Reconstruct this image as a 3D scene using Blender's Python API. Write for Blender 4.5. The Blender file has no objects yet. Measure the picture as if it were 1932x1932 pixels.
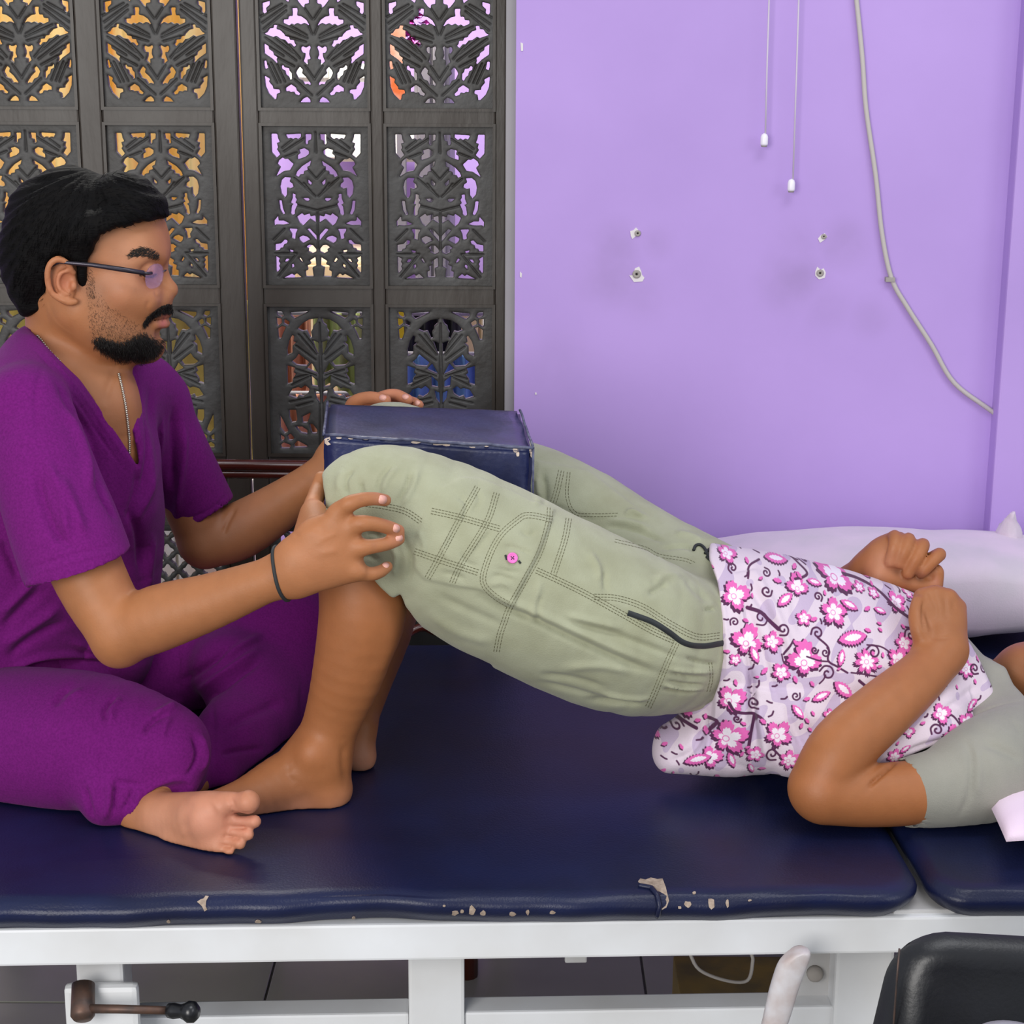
import bpy, bmesh, math, random
import numpy as np
from mathutils import Vector, Matrix, Euler
from mathutils.bvhtree import BVHTree

random.seed(7); np.random.seed(7)
S = bpy.context.scene
COL = S.collection

# ------------------------------------------------------------------ camera
F_PX = 3400.0
CAM = Vector((0.0, -1.68, 1.43))
PITCH = math.radians(14.3)
ROLL = math.radians(0.3)
cam_data = bpy.data.cameras.new('camera')
cam_data.sensor_width = 36.0
cam_data.lens = F_PX / 1932.0 * 36.0
cam_data.clip_start = 0.05
cam = bpy.data.objects.new('camera', cam_data)
cam.rotation_mode = 'QUATERNION'
RM = Matrix.Rotation(math.pi / 2 - PITCH, 3, 'X') @ Matrix.Rotation(ROLL, 3, 'Z')
cam.location = CAM
cam.rotation_quaternion = RM.to_quaternion()
COL.objects.link(cam)
S.camera = cam

# ------------------------------------------------------------------ world and lights
w = bpy.data.worlds.new('world'); S.world = w
w.use_nodes = True
bg = w.node_tree.nodes['Background']
bg.inputs['Color'].default_value = (0.86, 0.91, 1.0, 1)
bg.inputs['Strength'].default_value = 0.62

def area(name, loc, target, size, energy, color, size_y=None):
    l = bpy.data.lights.new(name, 'AREA'); l.energy = energy; l.color = color
    l.shape = 'RECTANGLE'; l.size = size; l.size_y = size_y or size
    o = bpy.data.objects.new(name, l); COL.objects.link(o)
    o.location = loc
    d = Vector(target) - Vector(loc)
    o.rotation_mode = 'QUATERNION'; o.rotation_quaternion = d.to_track_quat('-Z', 'Y')
    return o
area('window_light', (-1.3, -3.0, 1.75), (0.1, 0.4, 0.75), 1.6, 84, (1.0, 0.97, 0.93))
area('ceiling_tube_light', (0.6, -0.5, 2.85), (0.2, 0.5, 0.6), 1.3, 15, (0.97, 0.98, 1.0), 0.5)
area('right_fill_light', (2.6, -1.4, 2.2), (0.2, 0.5, 0.8), 1.2, 16, (0.93, 0.95, 1.0))  # unseen fill lamp off to the right
area('back_room_fill_light', (-0.7, 2.0, 2.6), (-0.7, 2.6, 1.0), 1.2, 78, (1.0, 0.97, 0.9), 0.4)  # added lamp, brightens the curtain and the things behind the screen

S.view_settings.view_transform = 'Standard'
S.view_settings.look = 'None'
S.view_settings.gamma = 1.0
S.view_settings.use_curve_mapping = False
S.view_settings.exposure = 0.0

# ------------------------------------------------------------------ pixel helpers (photo frame 1932x1932)
BZ = 0.60                                  # height of the bench top
RMn = np.array(RM); CAMn = np.array(CAM)
def P(u, v, Y):
    d = RM @ Vector(((u - 966) / F_PX, -(v - 966) / F_PX, -1.0))
    return CAM + d * ((Y - CAM.y) / d.y)
def onbench(u, v, z=BZ):
    d = RM @ Vector(((u - 966) / F_PX, -(v - 966) / F_PX, -1.0))
    return CAM + d * ((z - CAM.z) / d.z)
def depth(p):
    return -((RM.transposed() @ (Vector(p) - CAM)).z)
def px(p, r):                               # r pixels at point p, in metres
    return r * depth(p) / F_PX
def project(V):
    q = (V - CAMn) @ RMn
    return np.stack([966 - F_PX * q[:, 0] / q[:, 2], 966 + F_PX * q[:, 1] / q[:, 2]], 1)

# ------------------------------------------------------------------ object helpers
def tag(o, label=None, cat=None, group=None, kind=None):
    if label: o['label'] = label
    if cat: o['category'] = cat
    if group: o['group'] = group
    if kind: o['kind'] = kind
    return o
def empty(name, loc, label=None, cat=None, group=None):
    o = bpy.data.objects.new(name, None); COL.objects.link(o)
    o.location = loc; o.empty_display_size = 0.05
    return tag(o, label, cat, group)
def link(name, me, mat=None, parent=None, smooth=False):
    if mat is not None:
        me.materials.clear(); me.materials.append(mat)
    if smooth:
        me.polygons.foreach_set('use_smooth', np.ones(len(me.polygons), dtype=bool))
    o = bpy.data.objects.new(name, me); COL.objects.link(o)
    if parent is not None:
        o.parent = parent
        o.matrix_parent_inverse = Matrix.Translation(-parent.location) if parent.type == 'EMPTY' and not any(parent.rotation_euler) else parent.matrix_world.inverted()
    return o
def bm_link(name, bm, mat, parent=None, smooth=False):
    me = bpy.data.meshes.new(name); bmesh.ops.recalc_face_normals(bm, faces=bm.faces); bm.to_mesh(me); bm.free()
    return link(name, me, mat, parent, smooth)
def bx(bm, lo, hi, bevel=0.0, seg=2):
    lo = Vector(lo); hi = Vector(hi)
    r = bmesh.ops.create_cube(bm, size=1.0)
    vs = r['verts']
    for q in vs:
        q.co = Vector([(lo[i] + hi[i]) / 2 + q.co[i] * (hi[i] - lo[i]) for i in range(3)])
    if bevel > 0:
        es = list({e for q in vs for e in q.link_edges})
        bmesh.ops.bevel(bm, geom=es, offset=bevel, segments=seg, profile=0.6, affect='EDGES')
    return bm
def box(name, lo, hi, mat, parent=None, bevel=0.0, seg=2):
    bm = bmesh.new(); bx(bm, lo, hi, bevel, seg)
    return bm_link(name, bm, mat, parent)
def catmull(pts, n=6, closed=False):
    pts = [np.array(p, float) for p in pts]
    out = []
    m = len(pts)
    rng = range(m if closed else m - 1)
    for i in rng:
        p0 = pts[(i - 1) % m] if (closed or i > 0) else 2 * pts[0] - pts[1]
        p1 = pts[i]; p2 = pts[(i + 1) % m]
        p3 = pts[(i + 2) % m] if (closed or i + 2 < m) else 2 * pts[-1] - pts[-2]
        for k in range(n):
            t = k / n
            out.append(0.5 * ((2 * p1) + (-p0 + p2) * t + (2 * p0 - 5 * p1 + 4 * p2 - p3) * t * t + (-p0 + 3 * p1 - 3 * p2 + p3) * t ** 3))
    if not closed: out.append(pts[-1])
    return out
def tube(bm, pts, r, seg=6, cap=True, closed=False):
    """sweep a circle along pts; r is a number or a list"""
    pts = [Vector(p) for p in pts]
    n = len(pts)
    rs = r if hasattr(r, '__len__') else [r] * n
    rings = []
    up = Vector((0.13, 0.31, 0.94)).normalized()
    for i, p in enumerate(pts):
        a = pts[(i - 1) % n] if (i > 0 or closed) else p
        b = pts[(i + 1) % n] if (i < n - 1 or closed) else p
        t = (b - a)
        t = t.normalized() if t.length > 1e-9 else Vector((1, 0, 0))
        s = t.cross(up)
        if s.length < 1e-3: s = t.cross(Vector((1, 0, 0)))
        s.normalize(); q = s.cross(t).normalized()
        rings.append([bm.verts.new(p + (s * math.cos(2 * math.pi * k / seg) + q * math.sin(2 * math.pi * k / seg)) * rs[i]) for k in range(seg)])
        up = q
    for i in range(n if closed else n - 1):
        A = rings[i]; B = rings[(i + 1) % n]
        for k in range(seg):
            bm.faces.new((A[k], A[(k + 1) % seg], B[(k + 1) % seg], B[k]))
    if cap and not closed:
        bm.faces.new(rings[0][::-1]); bm.faces.new(rings[-1])
    return bm
def tube_obj(name, pts, r, mat, parent=None, seg=8, closed=False):
    bm = bmesh.new(); tube(bm, pts, r, seg, True, closed)
    return bm_link(name, bm, mat, parent, True)
def disc(name, c, axis, r, h, mat, parent=None, seg=24, r2=None, bevel=0.0):
    bm = bmesh.new()
    bmesh.ops.create_cone(bm, cap_ends=True, segments=seg, radius1=r, radius2=r if r2 is None else r2, depth=h)
    if bevel:
        es = [e for e in bm.edges if all(len(f.verts) > 4 or True for f in e.link_faces) and any(len(f.verts) > 4 for f in e.link_faces)]
        bmesh.ops.bevel(bm, geom=es, offset=bevel, segments=2, affect='EDGES')
    M = Vector(axis).to_track_quat('Z', 'Y').to_matrix().to_4x4(); M.translation = Vector(c)
    bm.transform(M)
    return bm_link(name, bm, mat, parent, False)
def revolve(name, c, axis, prof, mat, parent=None, seg=20):
    """prof: [(radius, height)...] along the axis"""
    bm = bmesh.new(); rings = []
    for r, h in prof:
        rings.append([bm.verts.new((r * math.cos(2 * math.pi * k / seg), r * math.sin(2 * math.pi * k / seg), h)) for k in range(seg)])
    for A, B in zip(rings, rings[1:]):
        for k in range(seg): bm.faces.new((A[k], A[(k + 1) % seg], B[(k + 1) % seg], B[k]))
    bm.faces.new(rings[0][::-1]); bm.faces.new(rings[-1])
    M = Vector(axis).to_track_quat('Z', 'Y').to_matrix().to_4x4(); M.translation = Vector(c)
    bm.transform(M)
    return bm_link(name, bm, mat, parent, True)

# ------------------------------------------------------------------ materials
def lin(c):
    return tuple(((x / 255) / 12.92 if x / 255 <= 0.04045 else ((x / 255 + 0.055) / 1.055) ** 2.4) for x in c) + (1.0,)
def mat(name, rgb, rough=0.6, metal=0.0, var=0.0, scale=20, bump=0.0, bscale=200, spec=0.5, rgb2=None, sheen=0.0, attr=None,
        sss=0.0, alpha=1.0, trans=0.0, coat=0.0, stretch=(1, 1, 1), emit=0.0):
    m = bpy.data.materials.new(name); m.use_nodes = True
    nt = m.node_tree; N = nt.nodes; L = nt.links
    b = N['Principled BSDF']
    b.inputs['Roughness'].default_value = rough
    b.inputs['Metallic'].default_value = metal
    b.inputs['Specular IOR Level'].default_value = spec
    b.inputs['Alpha'].default_value = alpha
    b.inputs['Transmission Weight'].default_value = trans
    b.inputs['Coat Weight'].default_value = coat
    b.inputs['Coat Roughness'].default_value = 0.2
    if sheen: b.inputs['Sheen Weight'].default_value = sheen
    if sss:
        b.inputs['Subsurface Weight'].default_value = sss
        b.inputs['Subsurface Radius'].default_value = (0.012, 0.005, 0.003)
        b.inputs['Subsurface Scale'].default_value = 0.6
    tc = N.new('ShaderNodeTexCoord'); mp = N.new('ShaderNodeMapping'); mp.inputs['Scale'].default_value = stretch
    L.new(tc.outputs['Object'], mp.inputs['Vector'])
    c1 = lin(rgb)
    src = None
    if attr:
        a = N.new('ShaderNodeAttribute'); a.attribute_name = attr; src = a.outputs['Color']
    n = N.new('ShaderNodeTexNoise'); n.inputs['Scale'].default_value = scale; n.inputs['Detail'].default_value = 5
    L.new(mp.outputs['Vector'], n.inputs['Vector'])
    mx = N.new('ShaderNodeMix'); mx.data_type = 'RGBA'; mx.blend_type = 'MIX'
    cr = N.new('ShaderNodeValToRGB'); cr.color_ramp.elements[0].position = 0.35; cr.color_ramp.elements[1].position = 0.68
    L.new(n.outputs['Fac'], cr.inputs['Fac']); L.new(cr.outputs['Color'], mx.inputs['Factor'])
    c2 = lin(rgb2) if rgb2 else tuple(x * (1 - var) for x in c1[:3]) + (1,)
    if src is not None:
        mu = N.new('ShaderNodeMix'); mu.data_type = 'RGBA'; mu.blend_type = 'MULTIPLY'; mu.inputs['Factor'].default_value = 1
        mx.inputs['A'].default_value = (1, 1, 1, 1); mx.inputs['B'].default_value = (1 - var,) * 3 + (1,)
        L.new(src, mu.inputs['A']); L.new(mx.outputs['Result'], mu.inputs['B'])
        L.new(mu.outputs['Result'], b.inputs['Base Color'])
    else:
        mx.inputs['A'].default_value = c1; mx.inputs['B'].default_value = c2
        L.new(mx.outputs['Result'], b.inputs['Base Color'])
    if bump:
        n2 = N.new('ShaderNodeTexNoise'); n2.inputs['Scale'].default_value = bscale; n2.inputs['Detail'].default_value = 3
        L.new(mp.outputs['Vector'], n2.inputs['Vector'])
        bp = N.new('ShaderNodeBump'); bp.inputs['Strength'].default_value = bump; bp.inputs['Distance'].default_value = 0.002
        L.new(n2.outputs['Fac'], bp.inputs['Height']); L.new(bp.outputs['Normal'], b.inputs['Normal'])
    if emit:
        b.inputs['Emission Color'].default_value = c1; b.inputs['Emission Strength'].default_value = emit
    return m

# ------------------------------------------------------------------ signed distance fields -> one smooth mesh
class Field:
    def __init__(s, lo, hi, h):
        s.h = h; s.lo = np.array(lo, float)
        s.n = np.ceil((np.array(hi) - s.lo) / h).astype(int) + 1
        s.a = np.full(s.n, 0.06, np.float32)
        s.ax = [(s.lo[i] + np.arange(s.n[i]) * h).astype(np.float32) for i in range(3)]
    def sub(s, lo, hi):
        i0 = np.clip(np.floor((np.array(lo) - s.lo) / s.h).astype(int), 0, s.n - 1)
        i1 = np.clip(np.ceil((np.array(hi) - s.lo) / s.h).astype(int) + 1, 1, s.n)
        if (i1 <= i0).any(): return None
        sl = tuple(slice(i0[k], i1[k]) for k in range(3))
        X = s.ax[0][sl[0]][:, None, None]; Y = s.ax[1][sl[1]][None, :, None]; Z = s.ax[2][sl[2]][None, None, :]
        return sl, X, Y, Z
    def comb(s, sl, d, op, k):
        a = s.a[sl]
        if op == 'add':
            if k > 0:
                hh = np.maximum(k - np.abs(a - d), 0) / k
                s.a[sl] = np.minimum(a, d) - hh * hh * k * 0.25
            else: s.a[sl] = np.minimum(a, d)
        elif op == 'cut':
            d = -d
            if k > 0:
                hh = np.maximum(k - np.abs(a - d), 0) / k
                s.a[sl] = np.maximum(a, d) + hh * hh * k * 0.25
            else: s.a[sl] = np.maximum(a, d)
    def cone(s, a, b, ra, rb, k=0.01, n=None, sc=1.0, op='add'):
        a = np.array(a, float); b = np.array(b, float)
        m = max(ra, rb) * max(1.0, sc) + k + 0.012
        g = s.sub(np.minimum(a, b) - m, np.maximum(a, b) + m)
        if g is None: return
        sl, X, Y, Z = g
        ab = b - a; L2 = float(ab @ ab) + 1e-12
        x = X - a[0]; y = Y - a[1]; z = Z - a[2]
        t = np.clip((x * ab[0] + y * ab[1] + z * ab[2]) / L2, 0, 1)
        dx = x - t * ab[0]; dy = y - t * ab[1]; dz = z - t * ab[2]
        r = ra + (rb - ra) * t
        if n is not None:
            n = np.array(n, float); n /= np.linalg.norm(n)
            q = dx * n[0] + dy * n[1] + dz * n[2]
            q = q * (1.0 / sc - 1.0)
            dx = dx + n[0] * q; dy = dy + n[1] * q; dz = dz + n[2] * q
            d = (np.sqrt(dx * dx + dy * dy + dz * dz) - r) * min(1.0, sc)
        else:
            d = np.sqrt(dx * dx + dy * dy + dz * dz) - r
        s.comb(sl, d.astype(np.float32), op, k)
    def chain(s, pts, k=0.012, n=None, sc=1.0, sm=4, op='add'):
        """pts: (u, v, Y, radius in pixels)"""
        w = []
        for (u, v, Y, r) in pts:
            p = P(u, v, Y); w.append((p.x, p.y, p.z, px(p, r)))
        if len(w) == 1: w = [w[0], w[0]]; c = w
        else: c = catmull(w, sm) if len(w) > 2 else w
        ca = np.array(c); m = ca[:, 3].max() * max(1.0, sc) + k + 0.012
        g = s.sub(ca[:, :3].min(0) - m, ca[:, :3].max(0) + m)
        if g is None: return
        sl = g[0]; keep = s.a[sl].copy()
        s.a[sl] = 0.06
        for p, q in zip(c[:-1], c[1:]):
            s.cone(p[:3], q[:3], p[3], q[3], 0.0, n, sc)
        d = s.a[sl].copy(); s.a[sl] = keep
        s.comb(sl, d, op, k)
    def ell(s, u, v, Y, ru, rv, rd, k=0.01, op='add', rot=0.0):
        """ellipsoid: radii in pixels along image x, up and depth; rot turns it in the image plane"""
        c = np.array(P(u, v, Y)); f = depth(c) / F_PX
        r = np.array([ru, rd, rv]) * f
        m = r.max() + k + 0.012
        g = s.sub(c - m, c + m)
        if g is None: return
        sl, X, Y_, Z = g
        x = X - c[0]; y = (Y_ - c[1]); z = Z - c[2]
        if rot:
            ca, sa = math.cos(rot), math.sin(rot)
            x, z = x * ca + z * sa, -x * sa + z * ca
        q = np.sqrt((x / r[0]) ** 2 + (y / r[1]) ** 2 + (z / r[2]) ** 2)
        g2 = np.sqrt((x / r[0] ** 2) ** 2 + (y / r[1] ** 2) ** 2 + (z / r[2] ** 2) ** 2)
        d = q * (q - 1) / (g2 + 1e-9)
        d = np.where(q < 0.3, -r.min() * 0.7, d)
        s.comb(sl, d.astype(np.float32), op, k)
    def above(s, z):                      # keep only what is over a level surface
        s.a = np.maximum(s.a, (z - s.ax[2])[None, None, :].astype(np.float32))
    def halfspace(s, p, n, lo, hi, k=0.0):  # inside the box lo..hi remove what lies on the +n side of p
        g = s.sub(lo, hi)
        if g is None: return
        sl, X, Y, Z = g
        n = np.array(n, float); n /= np.linalg.norm(n)
        d = (X - p[0]) * n[0] + (Y - p[1]) * n[1] + (Z - p[2]) * n[2]
        s.comb(sl, (-d).astype(np.float32), 'cut', k)
    def prism(s, poly, ymax, k=0.0, ymin=-9):
        """cut away what a pixel outline covers, down to depth ymax"""
        pw = np.array([P(u, v, (ymax + 0.1) * .5) for u, v in poly])
        lo = np.array([pw[:, 0].min() - .1, max(s.lo[1], ymin), pw[:, 2].min() - .1]); hi = np.array([pw[:, 0].max() + .1, ymax, pw[:, 2].max() + .1])
        g = s.sub(lo, hi)
        if g is None: return
        sl, X, Y, Z = g
        sh = np.broadcast_shapes(X.shape, Y.shape, Z.shape)
        V = np.stack([np.broadcast_to(q, sh).ravel() for q in (X, Y, Z)], 1)
        near = s.a[sl].ravel() < 0.03
        uv = project(V[near])
        d = poly_sd(uv, poly) * (2.0 / F_PX)
        full = np.full(len(V), 0.06, np.float32); full[near] = d
        full = full.reshape(sh)
        s.comb(sl, full, 'cut', k)
    def mesh(s, name):
        a = s.a; ins = a < 0
        n = a.shape
        c = np.zeros((n[0] - 1, n[1] - 1, n[2] - 1), np.int8)
        for i in (0, 1):
            for j in (0, 1):
                for k in (0, 1):
                    c += ins[i:n[0] - 1 + i, j:n[1] - 1 + j, k:n[2] - 1 + k]
        act = (c > 0) & (c < 8)
        idx = np.argwhere(act)
        del c
        vid = np.full(act.shape, -1, np.int32); vid[act] = np.arange(len(idx))
        acc = np.zeros((len(idx), 3)); cnt = np.zeros(len(idx))
        corners = [(i, j, k) for i in (0, 1) for j in (0, 1) for k in (0, 1)]
        vals = {q: a[idx[:, 0] + q[0], idx[:, 1] + q[1], idx[:, 2] + q[2]].astype(float) for q in corners}
        for q in corners:
            for ax in range(3):
                if q[ax] == 0:
                    r = list(q); r[ax] = 1; r = tuple(r)
                    va, vb = vals[q], vals[r]
                    m = (va < 0) != (vb < 0)
                    t = np.where(m, va / np.where(m, va - vb, 1), 0)
                    for c_ in range(3):
                        acc[:, c_] += np.where(m, q[c_] + (t if c_ == ax else 0), 0)
                    cnt += m
        V = s.lo + (idx + acc / cnt[:, None]) * s.h
        quads = []
        for ax in range(3):
            o1, o2 = [(1, 2), (2, 0), (0, 1)][ax]
            A = [slice(1, n[0] - 1)] * 3
            sl0 = [slice(1, n[i] - 1) for i in range(3)]; sl1 = list(sl0)
            sl0[ax] = slice(0, n[ax] - 1); sl1[ax] = slice(1, n[ax])
            e0 = ins[tuple(sl0)]; e1 = ins[tuple(sl1)]
            cr = np.argwhere(e0 != e1)
            if not len(cr): continue
            flip = e0[tuple(cr.T)]
            base = cr.copy()
            for i in range(3):
                if i != ax: base[:, i] += 1
            def g(d1, d2):
                b = base.copy(); b[:, o1] += d1; b[:, o2] += d2
                return vid[b[:, 0], b[:, 1], b[:, 2]]
            q = np.stack([g(-1, -1), g(0, -1), g(0, 0), g(-1, 0)], 1)
            q[~flip] = q[~flip][:, ::-1]
            quads.append(q)
        Q = np.concatenate(quads)
        Q = Q[(Q >= 0).all(1)]
        return V, Q

def poly_sd(uv, poly):
    """signed distance (negative inside) of points to a closed outline"""
    poly = np.array(poly, float); n = len(poly)
    d = np.full(len(uv), 1e9); ins = np.zeros(len(uv), bool)
    for i in range(n):
        a = poly[i]; b = poly[(i + 1) % n]; ab = b - a
        t = np.clip(((uv - a) @ ab) / (ab @ ab + 1e-9), 0, 1)
        d = np.minimum(d, np.linalg.norm(uv - a - t[:, None] * ab, axis=1))
        c = (a[1] > uv[:, 1]) != (b[1] > uv[:, 1])
        with np.errstate(divide='ignore', invalid='ignore'):
            xx = (b[0] - a[0]) * (uv[:, 1] - a[1]) / (b[1] - a[1] + 1e-12) + a[0]
        ins ^= c & (uv[:, 0] < xx)
    return np.where(ins, -d, d)
def line_d(uv, pts):
    d = np.full(len(uv), 1e9)
    for a, b in zip(pts[:-1], pts[1:]):
        a = np.array(a, float); b = np.array(b, float); ab = b - a
        t = np.clip(((uv - a) @ ab) / (ab @ ab + 1e-9), 0, 1)
        d = np.minimum(d, np.linalg.norm(uv - a - t[:, None] * ab, axis=1))
    return d
def vnormals(V, Q):
    A = V[Q[:, 2]] - V[Q[:, 0]]; B = V[Q[:, 3]] - V[Q[:, 1]]
    fn = np.cross(A, B)
    N = np.zeros_like(V)
    for i in range(4): np.add.at(N, Q[:, i], fn)
    return N / (np.linalg.norm(N, axis=1)[:, None] + 1e-12)
def smooth(V, Q, it=1, f=0.5):
    for _ in range(it):
        acc = np.zeros_like(V); cnt = np.zeros(len(V))
        for i in range(4):
            for j in (1, 3):
                np.add.at(acc, Q[:, i], V[Q[:, (i + j) % 4]]); np.add.at(cnt, Q[:, i], 1)
        V = V * (1 - f) + acc / cnt[:, None] * f
    return V
def folds(V, Q, strokes, ymax=9):
    """press creases and lift ridges: strokes are (pixel polyline, width in px, height in m)"""
    N = vnormals(V, Q); uv = project(V)
    view = CAMn - V; view /= np.linalg.norm(view, axis=1)[:, None]
    f = np.clip((N * view).sum(1) * 2.2, 0, 1) * (V[:, 1] < ymax)
    D = np.zeros(len(V))
    for s_ in strokes:
        pts, wd, h = s_
        pts = catmull(pts, 5) if len(pts) > 2 else pts
        pa = np.array(pts); lo = pa.min(0) - 3 * wd; hi = pa.max(0) + 3 * wd
        m = np.where(((uv > lo) & (uv < hi)).all(1))[0]
        if not len(m): continue
        d = line_d(uv[m], pts)
        L = np.concatenate([[0], np.cumsum(np.linalg.norm(np.diff(pa, axis=0), axis=1))])
        ends = np.minimum(np.linalg.norm(uv[m] - pa[0], axis=1), np.linalg.norm(uv[m] - pa[-1], axis=1))
        taper = np.clip(ends / (0.22 * L[-1] + 1e-6), 0.12, 1)
        D[m] += h * np.exp(-(d / wd) ** 2) * taper
    return V + N * (D * f)[:, None]
def wave(V, Q, fn):
    N = vnormals(V, Q)
    return V + N * fn(V)[:, None]
def noise3(V, sc, seed=0, oct=3):
    """cheap smooth noise from turned sine products"""
    r = np.random.RandomState(seed); out = np.zeros(len(V)); amp = 1; tot = 0
    for o in range(oct):
        for _ in range(3):
            d = r.normal(size=3); d /= np.linalg.norm(d); e = r.normal(size=3); e /= np.linalg.norm(e)
            out += amp * np.sin(V @ d * sc + r.rand() * 6.28 + 1.3 * np.sin(V @ e * sc * 0.7 + r.rand() * 6.28))
        tot += amp * 3; amp *= 0.55; sc *= 1.9
    return out / tot * 1.7
def vq_link(name, V, Q, m, parent=None, col=None):
    me = bpy.data.meshes.new(name)
    me.vertices.add(len(V)); me.vertices.foreach_set('co', V.astype(np.float32).ravel())
    me.loops.add(Q.size); me.loops.foreach_set('vertex_index', Q.astype(np.int32).ravel())
    me.polygons.add(len(Q)); me.polygons.foreach_set('loop_start', np.arange(0, Q.size, 4, dtype=np.int32))
    me.polygons.foreach_set('use_smooth', np.ones(len(Q), dtype=bool))
    me.update(calc_edges=True)
    if col is not None:
        at = me.color_attributes.new('Col', 'FLOAT_COLOR', 'POINT')
        c4 = np.ones((len(V), 4), np.float32); c4[:, :3] = col
        at.data.foreach_set('color', c4.ravel())
    return link(name, me, m, parent)
def blobs(V, base, spots):
    """skin colour and painted-in shade: spots are (u, v, Y, radius px, rgb, strength) in 3-D round the given point"""
    C = np.tile(np.array(lin(base)[:3]), (len(V), 1))
    for (u, v, Y, r, rgb, st) in spots:
        p = P(u, v, Y); rr = px(p, r)
        d = np.linalg.norm(V - np.array(p), axis=1)
        wgt = (st * np.exp(-(d / rr) ** 2))[:, None]
        C = C * (1 - wgt) + np.array(lin(rgb)[:3]) * wgt
    return C
def bvh(V, Q):
    return BVHTree.FromPolygons([tuple(p) for p in V.tolist()], [tuple(q) for q in Q.tolist()])
def hit(t, u, v, off=0.0):
    d = RM @ Vector(((u - 966) / F_PX, -(v - 966) / F_PX, -1.0)); d.normalize()
    loc, nor, i, dist = t.ray_cast(CAM, d)
    if loc is None: return None, None
    if nor.dot(d) > 0: nor = -nor
    return loc + nor * off, nor
def drape(t, pts, off=0.0, step=4.0):
    """pixel polyline -> points on a surface"""
    pts = [np.array(p, float) for p in pts]
    out = []
    for a, b in zip(pts[:-1], pts[1:]):
        n = max(1, int(np.linalg.norm(b - a) / step))
        for k in range(n):
            q = a + (b - a) * k / n
            h, nn = hit(t, q[0], q[1], off)
            if h is not None: out.append((h, nn))
    h, nn = hit(t, pts[-1][0], pts[-1][1], off)
    if h is not None: out.append((h, nn))
    return out
def patch(name, t, poly, m, parent, off=0.0006, thick=0.0008):
    """thin scrap lying on a surface, outlined in pixels"""
    c = np.mean(np.array(poly, float), axis=0)
    bm = bmesh.new()
    ring = []
    for p in poly:
        h, nn = hit(t, p[0], p[1], off)
        if h is None: continue
        ring.append((h, nn))
    hc, nc = hit(t, c[0], c[1], off + thick)
    if hc is None or len(ring) < 3: bm.free(); return None
    top = [bm.verts.new(h + n_ * thick) for h, n_ in ring]; bot = [bm.verts.new(h - n_ * 0.001) for h, n_ in ring]
    cc = bm.verts.new(hc)
    for i in range(len(top)):
        j = (i + 1) % len(top)
        bm.faces.new((top[i], top[j], cc)); bm.faces.new((top[j], top[i], bot[i], bot[j]))
    return bm_link(name, bm, m, parent)
# ------------------------------------------------------------------ materials used by the setting
M_wall = mat('lilac_paint', (184, 153, 219), 0.75, var=0.10, scale=3.5, bump=0.10, bscale=60, rgb2=(176, 146, 211))
M_trim = mat('grey_frame_paint', (150, 146, 150), 0.5, var=0.1, scale=9)
M_floor = mat('grey_floor_tile', (140, 139, 130), 0.4, var=0.18, scale=5)
M_grout = mat('dark_grout', (80, 78, 74), 0.8)
M_wood = mat('black_stained_wood', (66, 60, 54), 0.42, scale=9, rgb2=(44, 34, 25), bump=0.35, bscale=70, stretch=(1, 1, 0.25), spec=0.5)
M_carve = mat('carved_black_wood', (72, 71, 70), 0.5, scale=16, rgb2=(48, 44, 40), bump=0.3, bscale=120, spec=0.5)
M_mahog = mat('polished_mahogany', (92, 30, 14), 0.22, scale=8, rgb2=(58, 18, 8), coat=0.5)
M_navy = mat('navy_vinyl', (20, 29, 66), 0.36, scale=9, rgb2=(18, 22, 50), bump=0.16, bscale=420, spec=0.34)
M_navy_box = mat('worn_navy_vinyl', (36, 44, 88), 0.33, scale=26, rgb2=(20, 26, 66), bump=0.22, bscale=150, spec=0.6)
M_white = mat('white_enamel', (228, 230, 233), 0.35, scale=7, rgb2=(216, 216, 216))
M_white_d = mat('dull_white_enamel', (205, 206, 208), 0.45, scale=9, rgb2=(180, 178, 176))
M_torn = mat('torn_vinyl_backing', (176, 158, 142), 0.9, scale=200, rgb2=(140, 122, 108))
M_plastic_blk = mat('black_plastic', (14, 15, 20), 0.3, spec=0.6)
M_rust = mat('rusty_steel', (104, 78, 66), 0.5, metal=0.5, scale=60, rgb2=(70, 62, 60))
M_knobw = mat('white_plastic', (236, 232, 240), 0.35)
M_cord = mat('white_cord', (206, 196, 212), 0.8)
M_cable = mat('grey_white_cable', (188, 182, 176), 0.6)
M_plaster = mat('bare_plaster', (222, 216, 218), 0.95)
M_plug = mat('grey_wall_plug', (158, 152, 146), 0.8)
M_dark = mat('dark_hole', (40, 36, 36), 0.9)
M_pillow = mat('pale_lilac_cotton', (222, 204, 220), 0.9, scale=12, rgb2=(206, 196, 206), bump=0.15, bscale=500, sheen=0.2)

YW = 1.02                                     # face of the lilac wall
YS = 1.10                                     # front of the carved screen
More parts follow.
